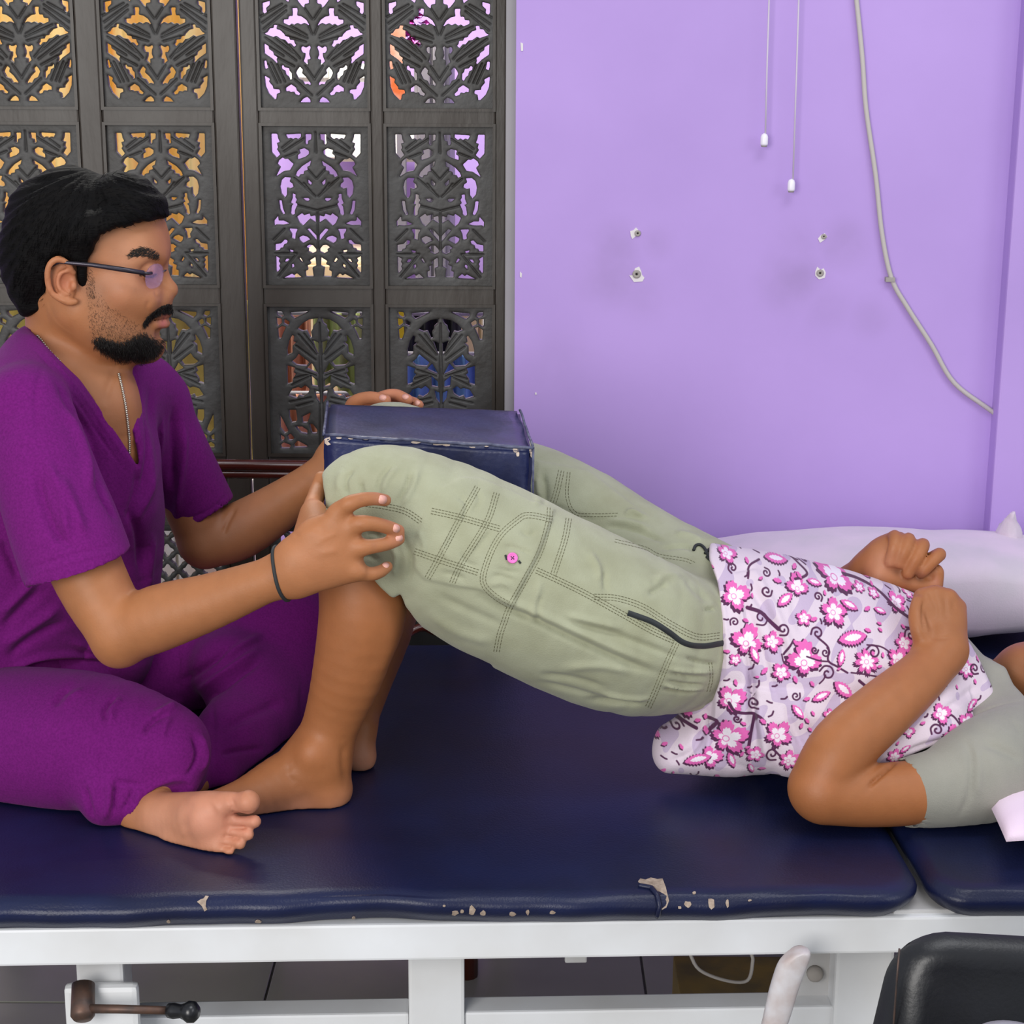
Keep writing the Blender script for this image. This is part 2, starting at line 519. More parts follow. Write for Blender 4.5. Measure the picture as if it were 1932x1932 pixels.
# ------------------------------------------------------------------ room
xw = P(972, 400, YW).x
wall = box('wall_back', (xw, YW, 0), (1.6, YW + 0.12, 2.6), M_wall); tag(wall, kind='structure')
tr = box('trim_1', (P(953, 400, YW + .01).x, YW + 0.008, 0), (P(983, 300, YW).x, YW + 0.135, 2.6), M_trim, bevel=0.003); tag(tr, kind='structure')
wr = box('wall_right', (P(1916, 300, YW - .03).x, YW - 0.035, 0), (1.7, YW + 0.1, 2.6), M_wall, bevel=0.004); tag(wr, kind='structure')
far = box('wall_far', (-3.2, 3.3, 0), (1.8, 3.42, 2.9), M_wall); tag(far, kind='structure')
lw = box('wall_left', (-3.3, 1.2, 0), (-3.2, 3.3, 2.9), M_wall); tag(lw, kind='structure')
fl = bpy.data.objects.new('floor', None)
floor = box('floor', (-3.2, -3.0, -0.06), (2.6, 3.3, -0.004), M_grout); tag(floor, kind='structure')
tile_me = None
ts = 0.595
for i in range(-6, 5):
    for j in range(-1, 6):
        x0 = P(510, 1850, 0.9).x + i * ts; y0 = j * ts - 0.35
        if x0 > 2.5 or x0 < -3.2: continue
        if tile_me is None:
            t0 = box('tile', (0, 0, -0.005), (ts - 0.004, ts - 0.004, 0.0), M_floor, floor, bevel=0.001, seg=1)
            tile_me = t0.data; t = t0
        else:
            t = bpy.data.objects.new('tile', tile_me); COL.objects.link(t); t.parent = floor
        t.location = (x0, y0, 0)

# grey hand smudges rubbed into the paint round the old screw holes
nt_ = M_wall.node_tree; N_w = nt_.nodes; L_w = nt_.links; pb_ = N_w['Principled BSDF']
tc_ = [x for x in N_w if x.type == 'TEX_COORD'][0]; cur = pb_.inputs['Base Color'].links[0].from_socket
nz0 = N_w.new('ShaderNodeTexNoise'); nz0.inputs['Scale'].default_value = 14; nz0.inputs['Detail'].default_value = 4; L_w.new(tc_.outputs['Object'], nz0.inputs['Vector'])
acc = None
for (u, v, r, a) in ((1162, 466, 50, .5), (1238, 458, 34, .35), (1150, 522, 62, .55), (1590, 462, 46, .5), (1500, 462, 44, .3), (1494, 528, 62, .55), (1210, 555, 50, .3), (1560, 580, 46, .3), (1050, 690, 70, .2), (1640, 600, 40, .25)):
    c = P(u, v, 1.02); d_ = N_w.new('ShaderNodeVectorMath'); d_.operation = 'DISTANCE'; d_.inputs[1].default_value = c; L_w.new(tc_.outputs['Object'], d_.inputs[0])
    m_ = N_w.new('ShaderNodeMapRange'); m_.interpolation_type = 'SMOOTHSTEP'; m_.inputs['From Min'].default_value = 0.0; m_.inputs['From Max'].default_value = px(c, r) * 1.5; m_.inputs['To Min'].default_value = a; m_.inputs['To Max'].default_value = 0.0
    L_w.new(d_.outputs['Value'], m_.inputs['Value'])
    if acc is None: acc = m_.outputs['Result']
    else:
        ad = N_w.new('ShaderNodeMath'); ad.operation = 'MAXIMUM'; L_w.new(acc, ad.inputs[0]); L_w.new(m_.outputs['Result'], ad.inputs[1]); acc = ad.outputs[0]
mu_ = N_w.new('ShaderNodeMath'); mu_.operation = 'MULTIPLY'; L_w.new(acc, mu_.inputs[0]); L_w.new(nz0.outputs['Fac'], mu_.inputs[1])
mx_ = N_w.new('ShaderNodeMix'); mx_.data_type = 'RGBA'; L_w.new(mu_.outputs[0], mx_.inputs['Factor']); L_w.new(cur, mx_.inputs['A']); mx_.inputs['B'].default_value = lin((128, 108, 142)); L_w.new(mx_.outputs['Result'], pb_.inputs['Base Color'])

# wall plugs and chipped plaster round the old screw holes
Vw = np.array([[xw, YW, 0], [1.6, YW, 0], [1.6, YW, 2.6], [xw, YW, 2.6]]); wb = bvh(Vw, np.array([[0, 1, 2, 3]]))
chips = [
    ([(1190, 445), (1189, 436), (1195, 434), (1200, 429), (1206, 436), (1203, 441), (1199, 446), (1193, 451)], (1203, 440), 6),
    ([(1187, 519), (1194, 520), (1198, 506), (1206, 503), (1210, 512), (1211, 518), (1216, 524), (1212, 531), (1196, 532)], (1201, 517), 8),
    ([(1543, 450), (1549, 443), (1556, 440), (1561, 446), (1556, 452), (1547, 458)], (1554, 446), 5),
    ([(1538, 512), (1542, 503), (1548, 509), (1554, 506), (1558, 514), (1556, 524), (1545, 527), (1538, 520)], (1547, 515), 7)]
for poly, c, r in chips:
    patch('chipped_plaster', wb, poly, M_plaster, wall, off=0.0006, thick=0.0004)
    p = P(c[0], c[1], YW)
    rr = px(p, r)
    revolve('wall_plug', (p.x, YW - 0.0002, p.z), (0, -1, 0), [(rr, -0.002), (rr, 0.0022), (rr * 0.8, 0.003), (rr * 0.35, 0.003), (rr * 0.3, 0.0006), (0.0001, 0.0004)], M_plug, wall, 14)
    disc('screw_hole', (p.x, YW - 0.0012, p.z), (0, -1, 0), rr * 0.28, 0.0012, M_dark, wall, 12)
for poly in ([(982, 80), (987, 82), (987, 96), (983, 96)], [(981, 512), (985, 516), (984, 524), (981, 522)], [(1009, 741), (1012, 740), (1013, 744), (1010, 745)]):
    patch('chipped_plaster', wb, poly, M_plaster, wall, off=0.0006, thick=0.0004)

# pull cords and cable
def cordthing(pts, knob, lab):
    top = P(pts[0][0], pts[0][1], YW - 0.02)
    k = P(knob[0], knob[1], YW - 0.018)
    e = empty('pull_cord', k, lab, 'pull cord', 'pull cords hanging on the lilac wall')
    tube_obj('cord', [P(u, v, YW - 0.018) for u, v in pts], 0.0013, M_cord, e, 6)
    revolve('knob', k, (0, 0, 1), [(0.0001, -0.0085), (0.0052, -0.0085), (0.0056, -0.006), (0.0056, 0.003), (0.0042, 0.007), (0.0016, 0.0085), (0.0001, 0.009)], M_knobw, e, 16)
    revolve('rim', k + Vector((0, 0, -0.0085)), (0, 0, 1), [(0.004, -0.0022), (0.0045, -0.0005), (0.0045, 0.0005)], M_plug, e, 14)
cordthing([(1455, -130), (1451, 0), (1447, 130), (1444, 256)], (1442, 263), 'shorter white pull cord with its knob higher on the lilac wall')
cordthing([(1510, -130), (1507, 0), (1503, 130), (1496, 342)], (1493, 349), 'longer white pull cord with its knob lower on the lilac wall')
ce = empty('cable', P(1680, 527, YW), 'grey-white electric cable running down the lilac wall to the right corner', 'cable')
cp = catmull([(1602, -130), (1616, 0), (1627, 110), (1634, 205), (1652, 330), (1664, 440), (1682, 525), (1712, 580), (1757, 650), (1800, 722), (1870, 775), (1940, 828), (2010, 870)], 6)
tube_obj('sheath', [P(u, v, YW - 0.006) for u, v in cp], 0.0036, M_cable, ce, 8)
c0 = P(1680, 527, YW)
box('clip', (c0.x - 0.009, YW - 0.011, c0.z - 0.003), (c0.x + 0.005, YW, c0.z + 0.004), M_plug, ce, bevel=0.001)

# ------------------------------------------------------------------ carved wooden screen
def raster_panel(x0, x1, z0, z1, polys, grooves, step, thick, extra=None):
    """panel with pierced outlines (world x,z); returns mesh data relative to (x0, 0, z0)"""
    h = step
    nx = int(math.ceil((x1 - x0) / h)) + 3; nz = int(math.ceil((z1 - z0) / h)) + 3
    xs = x0 - h + np.arange(nx) * h; zs = z0 - h + np.arange(nz) * h
    Xg, Zg = np.meshgrid(xs, zs, indexing='ij')
    d = np.full(Xg.shape, 0.05)
    pts = np.stack([Xg.ravel(), Zg.ravel()], 1)
    for poly in polys:
        pa = np.array(poly); lo = pa.min(0) - 0.006; hi = pa.max(0) + 0.006
        m = ((pts > lo) & (pts < hi)).all(1)
        if not m.any(): continue
        q = np.full(len(pts), 0.05); q[m] = poly_sd(pts[m], poly)
        d = np.minimum(d, q.reshape(Xg.shape))
    if extra is not None: d = np.minimum(d, extra(Xg, Zg))
    G = np.zeros(len(pts))
    for g in grooves:
        ga = np.array(g); lo = ga.min(0) - 0.006; hi = ga.max(0) + 0.006
        m = ((pts > lo) & (pts < hi)).all(1)
        if m.any(): G[m] = np.maximum(G[m], np.exp(-(line_d(pts[m], [tuple(q) for q in g]) / 0.0011) ** 2))
    G = G.reshape(Xg.shape)
    outer = np.maximum(np.maximum(x0 - Xg, Xg - x1), np.maximum(z0 - Zg, Zg - z1))
    solid = np.maximum(-d, outer)                  # <0 in the wood
    f = Field((xs[0], -h * 2, zs[0]), (xs[-1], thick + h * 2, zs[-1]), h)
    f.a = np.full((nx, len(f.ax[1]), nz), 0.05, np.float32); f.n = np.array(f.a.shape)
    Y = f.ax[1][None, :, None]
    relief = 0.0032 * G + 0.0012 * np.exp(-np.maximum(d, 0) / 0.0016)   # y of the front face
    fr = relief[:, None, :] - Y; bk = Y - thick
    f.a = np.maximum(np.maximum(fr, bk), solid[:, None, :]).astype(np.float32)
    V, Q = f.mesh('p')
    return V, Q
def cv(org, fac, pts):                      # crop pixels -> photo pixels
    return [(org[0] + x / fac, org[1] + y / fac) for x, y in pts]
def XZ(uv): 
    p = P(uv[0], uv[1], YS); return (p.x, p.z)
def mirror_set(polys, cu, cvv):
    cx = P(cu, cvv, YS).x
    out = []
    for q in polys:
        wz = [XZ(p) for p in q]
        out.append(wz); out.append([(2 * cx - x, z) for x, z in wz])
    return out, cx
o1, f1 = (480, 0), 8.05
H1 = [[(120,40),(235,10),(235,70),(180,120),(190,180),(150,205),(125,180)],
 [(650,0),(650,-60),(830,-60),(830,45),(765,60),(760,115),(720,90)], [(440,-30),(535,-30),(520,35)],
 [(570,120),(655,120),(660,160),(650,235),(720,250),(790,300),(850,400),(790,360),(760,345),(710,370),(655,345),(610,375),(570,355),(530,385),(440,345),(440,295),(510,290),(520,240),(575,240),(580,180)],
 [(290,375),(350,380),(335,440),(400,460),(460,520),(470,550),(525,560),(545,605),(605,610),(615,655),(640,685),(600,715),(550,655),(510,660),(460,600),(400,590),(330,540),(290,560),(140,510),(190,490),(230,430),(285,425)],
 [(145,655),(220,700),(225,745),(290,790),(300,835),(350,870),(340,905),(355,945),(340,960),(270,890),(155,810)],
 [(710,715),(740,700),(780,725),(840,690),(860,720),(840,770),(835,830),(860,890),(810,905),(815,990),(745,930),(770,860),(775,800),(735,800),(710,760)],
 [(145,920),(185,920),(200,1000),(215,1030),(165,1050),(150,1000)],
 [(410,1000),(440,985),(465,1025),(530,1035),(540,1080),(570,1110),(575,1200),(545,1215),(520,1160),(480,1130),(465,1070),(415,1045)],
 [(690,1010),(740,1060),(725,1110),(790,1170),(860,1270),(850,1300),(810,1270),(770,1285),(730,1215),(670,1190),(630,1105),(650,1060)],
 [(150,1145),(240,1195),(225,1240),(285,1310),(290,1350),(385,1360),(395,1405),(345,1425),(335,1505),(305,1505),(220,1420),(170,1310)],
 [(560,1280),(635,1330),(645,1370),(700,1420),(680,1450),(620,1430),(600,1390),(550,1400),(520,1380),(480,1390),(475,1335)],
 [(805,1470),(850,1510),(860,1555),(695,1555),(740,1500)],
 [(150,-100),(330,-160),(260,-320),(140,-300)],[(420,-120),(640,-180),(600,-330),(420,-300)],[(720,-160),(850,-220),(820,-400),(700,-330)]]
G1 = [[(95,250),(430,60)],[(120,350),(490,90)],[(140,450),(490,160)],[(770,130),(880,290)],[(830,400),(885,520)],[(380,390),(810,580)],[(550,390),(800,540)],[(520,560),(790,640)],[(170,570),(640,920)],[(300,570),(600,800)],[(440,590),(700,890)],[(240,720),(450,850)],[(350,870),(610,1010)],[(215,980),(350,1260)],[(260,950),(400,1250)],[(350,980),(470,1240)],[(780,1000),(920,1210)],[(620,1210),(880,1450)]]
o2, f2 = (480, 230), 6.0375
H2 = [[(180,135),(255,135),(265,190),(285,230),(250,240),(265,290),(250,310),(290,370),(245,410),(190,350)],
 [(345,145),(525,135),(525,170),(490,200),(460,180),(430,200),(405,180),(375,195)],
 [(570,140),(645,140),(640,200),(605,215),(605,250),(585,262),(570,240),(575,190)],
 [(565,300),(615,330),(615,365),(580,395),(485,430),(485,380),(515,360),(500,320)],
 [(315,405),(345,425),(375,420),(440,480),(400,550),(330,560),(235,625),(290,515),(255,480),(270,440)],
 [(640,440),(625,500),(595,510),(600,550),(560,560),(555,595),(515,600),(500,630),(460,615),(475,570),(530,510)],
 [(340,630),(410,635),(395,680),(430,705),(440,740),(400,760),(365,745),(365,830),(340,865),(300,820),(285,740),(300,665)],
 [(600,650),(650,695),(635,725),(605,700)],
 [(425,815),(465,825),(460,860),(480,885),(460,920),(485,935),(455,1010),(455,1050),(425,1065),(405,1050),(415,960),(435,940),(405,925),(425,870)],
 [(270,895),(305,895),(320,985),(345,1050),(315,1055),(285,1000)],
 [(540,870),(610,868),(625,885),(605,905),(575,900)],
 [(540,1040),(560,1065),(625,1045),(635,1080),(690,1065),(695,1150),(625,1105),(545,1185),(505,1150),(475,1085)],
 [(265,1070),(270,1125),(330,1125),(400,1160),(320,1175),(240,1170),(220,1190),(215,1130)],
 [(390,1215),(490,1220),(465,1270),(460,1340),(415,1325),(420,1280),(390,1235)],
 [(590,1225),(625,1215),(700,1295),(705,1360)],
 [(500,1320),(550,1295),(600,1310),(630,1340),(545,1385),(510,1355)],
 [(340,1340),(375,1350),(365,1385),(330,1400),(320,1435),(290,1440),(280,1465),(230,1470),(230,1395),(300,1385)],
 [(580,1430),(620,1400),(660,1405),(700,1450),(700,1480),(655,1500),(605,1475),(615,1450)],
 [(385,1455),(440,1465),(435,1490),(400,1485)],
 [(235,1525),(285,1555),(270,1585),(290,1615),(275,1640),(290,1670),(250,1720),(240,1700)],
 [(335,1600),(355,1560),(395,1560),(370,1595)], [(500,1560),(520,1545),(550,1600),(530,1600)], [(415,1630),(440,1615),(450,1645),(420,1675)],
 [(690,1540),(700,1640),(655,1660),(670,1760),(580,1765),(575,1700),(605,1690),(595,1640),(640,1620),(620,1585)],
 [(320,1785),(425,1730),(450,1750),(480,1725),(540,1775)]]
G2 = [[(690,120),(700,350)],[(560,190),(330,340)],[(420,210),(310,300)],[(480,350),(350,400)],[(600,540),(700,650)],[(450,640),(690,850)],[(480,950),(710,1010)],[(710,1010),(722,1450)],[(210,1350),(340,1220)],[(230,1500),(480,1500)],[(480,1500),(270,1760)],[(560,700),(640,800)]]
o3 = (480, 560)
H3 = [[(250,165),(310,170),(335,215),(300,235),(255,205)],[(245,240),(305,250),(310,300),(265,335),(250,320)],[(345,255),(400,290),(380,335),(330,310),(330,270)],
 [(260,370),(310,335),(355,345),(320,420),(300,480),(270,480)],[(405,180),(625,165),(450,250),(410,215)],
 [(720,245),(700,300),(665,330),(660,370),(640,400),(655,460),(635,475),(590,385),(545,395),(485,370),(550,300),(620,260)],
 [(655,495),(725,520),(725,670),(700,620)],[(430,435),(450,450),(440,510),(475,520),(430,560),(430,640),(370,670),(365,600),(390,500)],
 [(500,650),(620,745),(590,790),(470,780),(420,740),(470,700)],[(650,755),(725,885),(590,820)],
 [(365,780),(460,810),(440,860),(470,880),(430,940),(430,980),(370,1000)],[(640,895),(715,960),(720,1030),(650,1015)],
 [(575,1010),(625,1050),(610,1100),(550,1140),(500,1120),(480,1160),(380,1130),(430,1050),(500,1030),(530,1045)],[(680,1060),(735,1090),(745,1220),(700,1160)],
 [(390,1290),(470,1290),(485,1400),(470,1430),(420,1440),(395,1380)],[(540,1370),(640,1320),(600,1440),(545,1440)],
 [(285,1340),(320,1400),(380,1520),(375,1545),(340,1560),(290,1500)],[(460,1480),(540,1480),(600,1520),(600,1570),(520,1550)],
 [(620,1450),(660,1450),(715,1520),(710,1560),(650,1560)],[(290,1570),(340,1600),(335,1640),(295,1650)],[(370,1590),(410,1560),(450,1610),(430,1640),(385,1640)],
 [(295,1690),(330,1660),(410,1690),(400,1730),(300,1730)],[(445,1690),(490,1640),(600,1700),(600,1720),(450,1720)]]
G3 = [[(500,430),(700,660)],[(470,560),(690,720)],[(560,420),(700,600)],[(480,830),(700,900)],[(450,930),(640,880)],[(420,1010),(640,900)],[(400,1200),(640,1150)],[(740,300),(740,1700)],[(480,1250),(660,1200)]]
def latt(Xg, Zg):
    p = 0.0168; cx = P(312, 1020, YS)
    best = np.full(Xg.shape, 0.05)
    for off in (0, 0.5):
        x = (Xg - cx.x) / (2 * p); z = (Zg - cx.z) / (2 * p)
        x = (x - off - np.round(x - off)) * 2 * p; z = (z - off - np.round(z - off)) * 2 * p
        r = 0.0110
        star = np.minimum(np.sqrt((x / r) ** 2 + (z / (r * .5)) ** 2), np.sqrt((x / (r * .5)) ** 2 + (z / r) ** 2)) - 1
        best = np.minimum(best, star * 0.0042)
    inner = np.maximum(np.maximum(lx0 + 0.016 - Xg, Xg - lx1 + 0.016), np.maximum(lz0 + 0.016 - Zg, Zg - lz1 + 0.016))
    return np.maximum(best, inner)
scr = empty('carved_screen', (P(450, 500, YS).x, YS, 0), 'black-stained folding screen of pierced leaf-carved wooden panels behind the bench', 'screen')
ST = 0.014
def panel_mesh(kind):
    global lx0, lx1, lz0, lz1
    if kind == 1:
        polys, cx = mirror_set([cv(o1, f1, q) for q in H1], *cv(o1, f1, [(903, 600)])[0]); gr, _ = mirror_set([cv(o1, f1, q) for q in G1], *cv(o1, f1, [(903, 600)])[0])
        hw = 0.0865; z0 = XZ((590, 209))[1]; z1 = z0 + 0.245
    elif kind == 2:
        c = cv(o2, f2, [(708, 900)])[0]
        polys, cx = mirror_set([cv(o2, f2, q) for q in H2], *c); gr, _ = mirror_set([cv(o2, f2, q) for q in G2], *c)
        hw = 0.0865; z0 = XZ((600, 544))[1]; z1 = XZ((600, 232))[1]
    elif kind == 3:
        c = cv(o3, f2, [(752, 900)])[0]
        polys, cx = mirror_set([cv(o3, f2, q) for q in H3], *c); gr, _ = mirror_set([cv(o3, f2, q) for q in G3], *c)
        hw = 0.0865; z0 = XZ((600, 862))[1]; z1 = XZ((600, 568))[1]
    else:
        lx0, lx1 = P(312, 1020, YS).x - 0.0865, P(312, 1020, YS).x + 0.0865
        lz0, lz1 = 0.30, XZ((312, 984))[1]
        V, Q = raster_panel(lx0, lx1, lz0, lz1, [], [], 0.0013, ST, latt)
        return V - np.array([P(312, 1020, YS).x, 0, 0]), Q
    V, Q = raster_panel(cx - hw, cx + hw, z0, z1, polys, gr, 0.00115, ST)
    return V - np.array([cx, 0, 0]), Q
pc = {1: [59, 308, 592, 826], 2: [62, 310, 597, 828], 3: [66, 318, 604, 832], 4: [72, 318, 612, 838]}
pv = {1: 80, 2: 380, 3: 700, 4: 1000}
COLX = [sum(P(pc[r][c], pv[r], YS).x for r in pc) / 4 for c in range(4)]
for kind in (1, 2, 3, 4):
    V, Q = panel_mesh(kind)
    first = None
    for c in range(4):
        if first is None:
            o = vq_link('carved_panel' if kind < 4 else 'lattice_panel', V, Q, M_carve, scr); first = o
            o.matrix_parent_inverse = Matrix.Identity(4)
        else:
            o = bpy.data.objects.new(first.name.split('.')[0], first.data); COL.objects.link(o); o.parent = scr
        o.location = Vector((COLX[c], YS, 0)) - scr.location
def memb(name, lo, hi, bev=0.003):
    return box(name, lo, hi, M_wood, scr, bevel=bev)
zt, zb = 2.0, 0.02
yf = YS - 0.007; yb = YS + 0.019
gapx = P(457, 300, YS).x
leafs = [(COLX[0] - 0.125, gapx - 0.0022), (gapx + 0.0022, P(955, 300, YS).x)]
zrows = [XZ((600, 209))[1], XZ((600, 232))[1], XZ((600, 543))[1], XZ((600, 572))[1], XZ((600, 860))[1], XZ((600, 984))[1]]
ztop1 = zrows[0] + 0.245
for li, (xa, xb) in enumerate(leafs):
    c0, c1 = (COLX[0], COLX[1]) if li == 0 else (COLX[2], COLX[3])
    sA = (xa, c0 - 0.0845); sB = (c1 + 0.0845, xb)
    for a, b in (sA, sB): memb('stile', (a, yf, zb), (b, yb, zt))
    memb('muntin', (c0 + 0.0845, yf, 0.1), (c1 - 0.0845, yb, ztop1))
    for cc in (c0, c1):
        for z0, z1 in ((zrows[0], zrows[1]), (zrows[2], zrows[3]), (zrows[5], zrows[4])):
            lo_, hi_ = min(z0, z1), max(z0, z1)
            memb('rail', (cc - 0.0845, yf + 0.001, lo_ - 0.003), (cc + 0.0845, yb - 0.001, hi_ + 0.003))
    memb('rail', (sA[1], yf, ztop1), (sB[0], yb, ztop1 + 0.09))
    memb('rail', (sA[1], yf, 0.14), (sB[0], yb, 0.32))
    # raised bead round every panel opening
    for cc in (c0, c1):
        for a, b in ((zrows[0], ztop1), (zrows[2], zrows[1]), (zrows[4], zrows[3]), (0.32, zrows[5])):
            bm = bmesh.new(); w_ = 0.0845; t_ = 0.0045
            bx(bm, (cc - w_, yf - 0.002, a), (cc - w_ + t_, yf + 0.004, b)); bx(bm, (cc + w_ - t_, yf - 0.002, a), (cc + w_, yf + 0.004, b))
            bx(bm, (cc - w_ + t_, yf - 0.002, b - t_), (cc + w_ - t_, yf + 0.004, b)); bx(bm, (cc - w_ + t_, yf - 0.002, a), (cc + w_ - t_, yf + 0.004, a + t_))
            bm_link('panel_bead', bm, M_wood, scr)

# mahogany settee between the bench and the screen: only its top rail and one arm are seen
ys = 0.93
xr = P(880, 880, ys).x
M_blk0 = mat('black_rexine', (20, 18, 18), 0.5)
set_ = empty('wooden_settee', (-0.5, ys, 0), 'red-brown polished wooden settee behind the bench, its back rail crossing the screen', 'settee')
prof = []
for t in np.linspace(0, 2 * math.pi, 25)[:-1]:
    prof.append((0.014 * math.cos(t), 0.011 * math.sin(t)))
zr = P(500, 880, ys).z
tube_obj('back_rail', [(-1.3, ys, zr + 0.005), (-0.8, ys, zr + 0.004), (xr, ys, zr)], 0.0085, M_mahog, set_, 14)
tube_obj('back_rail', [(-1.3, ys + 0.002, zr - 0.0105), (-0.8, ys + 0.002, zr - 0.011), (xr, ys + 0.002, zr - 0.0135)], 0.0068, M_mahog, set_, 12)
for x in (-1.25, xr):
    tube_obj('leg', [(x, ys, 0), (x, ys, 0.3), (x, ys, 0.5), (x, ys, zr + 0.01)], [0.018, 0.02, 0.024, 0.015], M_mahog, set_, 12)
tube_obj('seat_rail', [(-1.25, ys, 0.36), (xr, ys, 0.36)], 0.02, M_mahog, set_, 10)
box('back_panel', (-1.25, ys - .012, 0.34), (xr, ys + .004, P(800, 1142, ys).z), M_blk0, set_, 0.004)
box('seat_pad', (-1.25, 0.85, 0.30), (xr, ys - .012, 0.42), M_blk0, set_, 0.01)
arm = [P(760, 1222, .835), P(762, 1206, .84), P(778, 1190, .85), (P(800, 1183, .86)), P(822, 1192, .87), P(850, 1200, .875), (P(880, 1196, .88)), P(900, 1210, .90)]
tube_obj('arm_scroll', [Vector(q) for q in catmull(arm, 5)], 0.0065, M_mahog, set_, 10)

# ------------------------------------------------------------------ what shows through the screen (next room)
M_cur = mat('orange_curtain', (250, 190, 84), 0.9, scale=2.2, rgb2=(252, 222, 150), stretch=(14, 1, 0.2), sheen=0.3)
M_green = mat('pale_green_cotton', (176, 190, 118), 0.9, scale=6, rgb2=(150, 160, 92))
M_blue = mat('light_blue_cloth', (120, 164, 214), 0.85, scale=7, rgb2=(60, 88, 150))
M_blk = mat('charcoal_cloth', (30, 28, 34), 0.9)
M_cream = mat('cream_laminate', (214, 196, 160), 0.5, scale=5, rgb2=(196, 170, 130))
M_pink = mat('peach_cloth', (214, 156, 126), 0.9, scale=9, rgb2=(190, 120, 90))
M_yel = mat('yellow_plastic', (232, 204, 30), 0.5)
M_wht = mat('white_laminate', (232, 232, 224), 0.5)
M_org = mat('orange_paper', (224, 110, 50), 0.7, scale=14, rgb2=(236, 214, 190))
M_mag = mat('magenta_foil', (150, 20, 120), 0.25, metal=0.6, scale=60, rgb2=(70, 8, 60))
M_oliv = mat('olive_gold_cloth', (170, 158, 84), 0.9, scale=7, rgb2=(130, 112, 60))
def drape_cloth(name, u0, u1, v0, v1, Y, m, lab, cat, amp=0.02, waves=9, group=None, hem=0.0, seed=1):
    a = P(u0, v0, Y); b = P(u1, v1, Y)
    nx, nz = 90, 24
    r = np.random.RandomState(seed); ph = r.rand(3) * 6
    bm = bmesh.new(); rows = []
    for th in (0, 1):
        g = []
        for j in range(nz + 1):
            tz = j / nz; row = []
            for i in range(nx + 1):
                tx = i / nx
                yy = amp * (0.6 + 0.4 * tz) * (math.sin(tx * waves * 6.28 + ph[0] + 0.5 * math.sin(tz * 3 + ph[1])) + 0.4 * math.sin(tx * waves * 14 + ph[2]))
                zz = a.z + (b.z - a.z) * tz + (hem * math.sin(tx * 5 + ph[1]) * tz)
                row.append(bm.verts.new((a.x + (b.x - a.x) * tx, Y + yy + th * 0.003, zz)))
            g.append(row)
        rows.append(g)
    for th, g in enumerate(rows):
        for j in range(nz):
            for i in range(nx): bm.faces.new((g[j][i], g[j][i + 1], g[j + 1][i + 1], g[j + 1][i]))
    A, B = rows
    for j in range(nz):
        bm.faces.new((A[j][0], A[j + 1][0], B[j + 1][0], B[j][0])); bm.faces.new((A[j][nx], A[j + 1][nx], B[j + 1][nx], B[j][nx]))
    for i in range(nx):
        bm.faces.new((A[nz][i], A[nz][i + 1], B[nz][i + 1], B[nz][i])); bm.faces.new((A[0][i], A[0][i + 1], B[0][i + 1], B[0][i]))
    o = bm_link(name, bm, m, None, True)
    return tag(o, lab, cat, group)
drape_cloth('curtain', -260, 478, -260, 570, 2.0, M_cur, 'orange and gold curtain glowing through the left leaf of the screen', 'curtain', 0.03, 11)
drape_cloth('curtain_sheer', -260, 478, 560, 880, 2.05, M_oliv, 'olive gold cloth behind the lower left of the screen', 'cloth', 0.03, 6, seed=4)
drape_cloth('hanging_cloth', 590, 700, 590, 745, 1.75, M_green, 'pale green cloth seen through the lower panel next to the box', 'cloth', 0.012, 3, seed=2, hem=0.02)
drape_cloth('hanging_cloth', 745, 905, 668, 800, 1.75, M_blue, 'light blue cloth seen through the lower right panel', 'cloth', 0.014, 4, seed=3, hem=0.01)
drape_cloth('hanging_cloth', 760, 870, 575, 690, 1.80, M_blk, 'charcoal cloth above the light blue one behind the screen', 'cloth', 0.012, 4, seed=5)
drape_cloth('hanging_cloth', 500, 680, 742, 900, 1.85, M_pink, 'peach cloth low behind the panel left of the box', 'cloth', 0.015, 5, seed=6)
drape_cloth('hanging_cloth', 500, 590, 590, 742, 1.9, M_pink, 'peach cloth left of the pale green cloth behind the screen', 'cloth', 0.015, 3, seed=8)
def cab(name, u0, u1, v0, v1, Y, d, m, lab, cat, z0=None):
    a = P(u0, v0, Y); b = P(u1, v1, Y)
    e = empty(name, (a.x, Y, b.z), lab, cat)
    lo_z = b.z if z0 is None else z0
    box('body', (a.x, Y, lo_z), (b.x, Y + d, a.z), m, e, bevel=0.006)
    wd = (b.x - a.x)
    box('door', (a.x + 0.01, Y - 0.014, lo_z + 0.01), (a.x + wd / 2 - 0.003, Y, a.z - 0.01), m, e, bevel=0.003)
    box('door', (a.x + wd / 2 + 0.003, Y - 0.014, lo_z + 0.01), (b.x - 0.01, Y, a.z - 0.01), m, e, bevel=0.003)
    return e
stand = empty('clothes_stand', (P(640, 600, 1.8).x, 1.8, 0), 'dark metal clothes stand carrying the cloths behind the screen', 'clothes stand')
for u0, u1, v0, Yr in ((500, 920, 590, 1.75), (735, 920, 668, 1.75), (750, 880, 575, 1.80), (490, 700, 742, 1.85), (490, 700, 590, 1.90)):
    a_ = P(u0, v0, Yr); b_ = P(u1, v0, Yr); tube_obj('rail', [(a_.x, Yr + .002, a_.z), (b_.x, Yr + .002, a_.z)], 0.005, M_trim, stand, 8)
for u0, Yr in ((496, 1.9), (705, 1.85), (918, 1.76)):
    a_ = P(u0, 590, Yr); tube_obj('post', [(a_.x, Yr + .005, 0.0), (a_.x, Yr + .005, a_.z + .01)], 0.008, M_trim, stand, 8)
for x_ in (P(496, 590, 1.9).x, P(918, 590, 1.76).x): box('foot', (x_ - .02, 1.72, 0), (x_ + .02, 1.95, 0.02), M_trim, stand, 0.003)
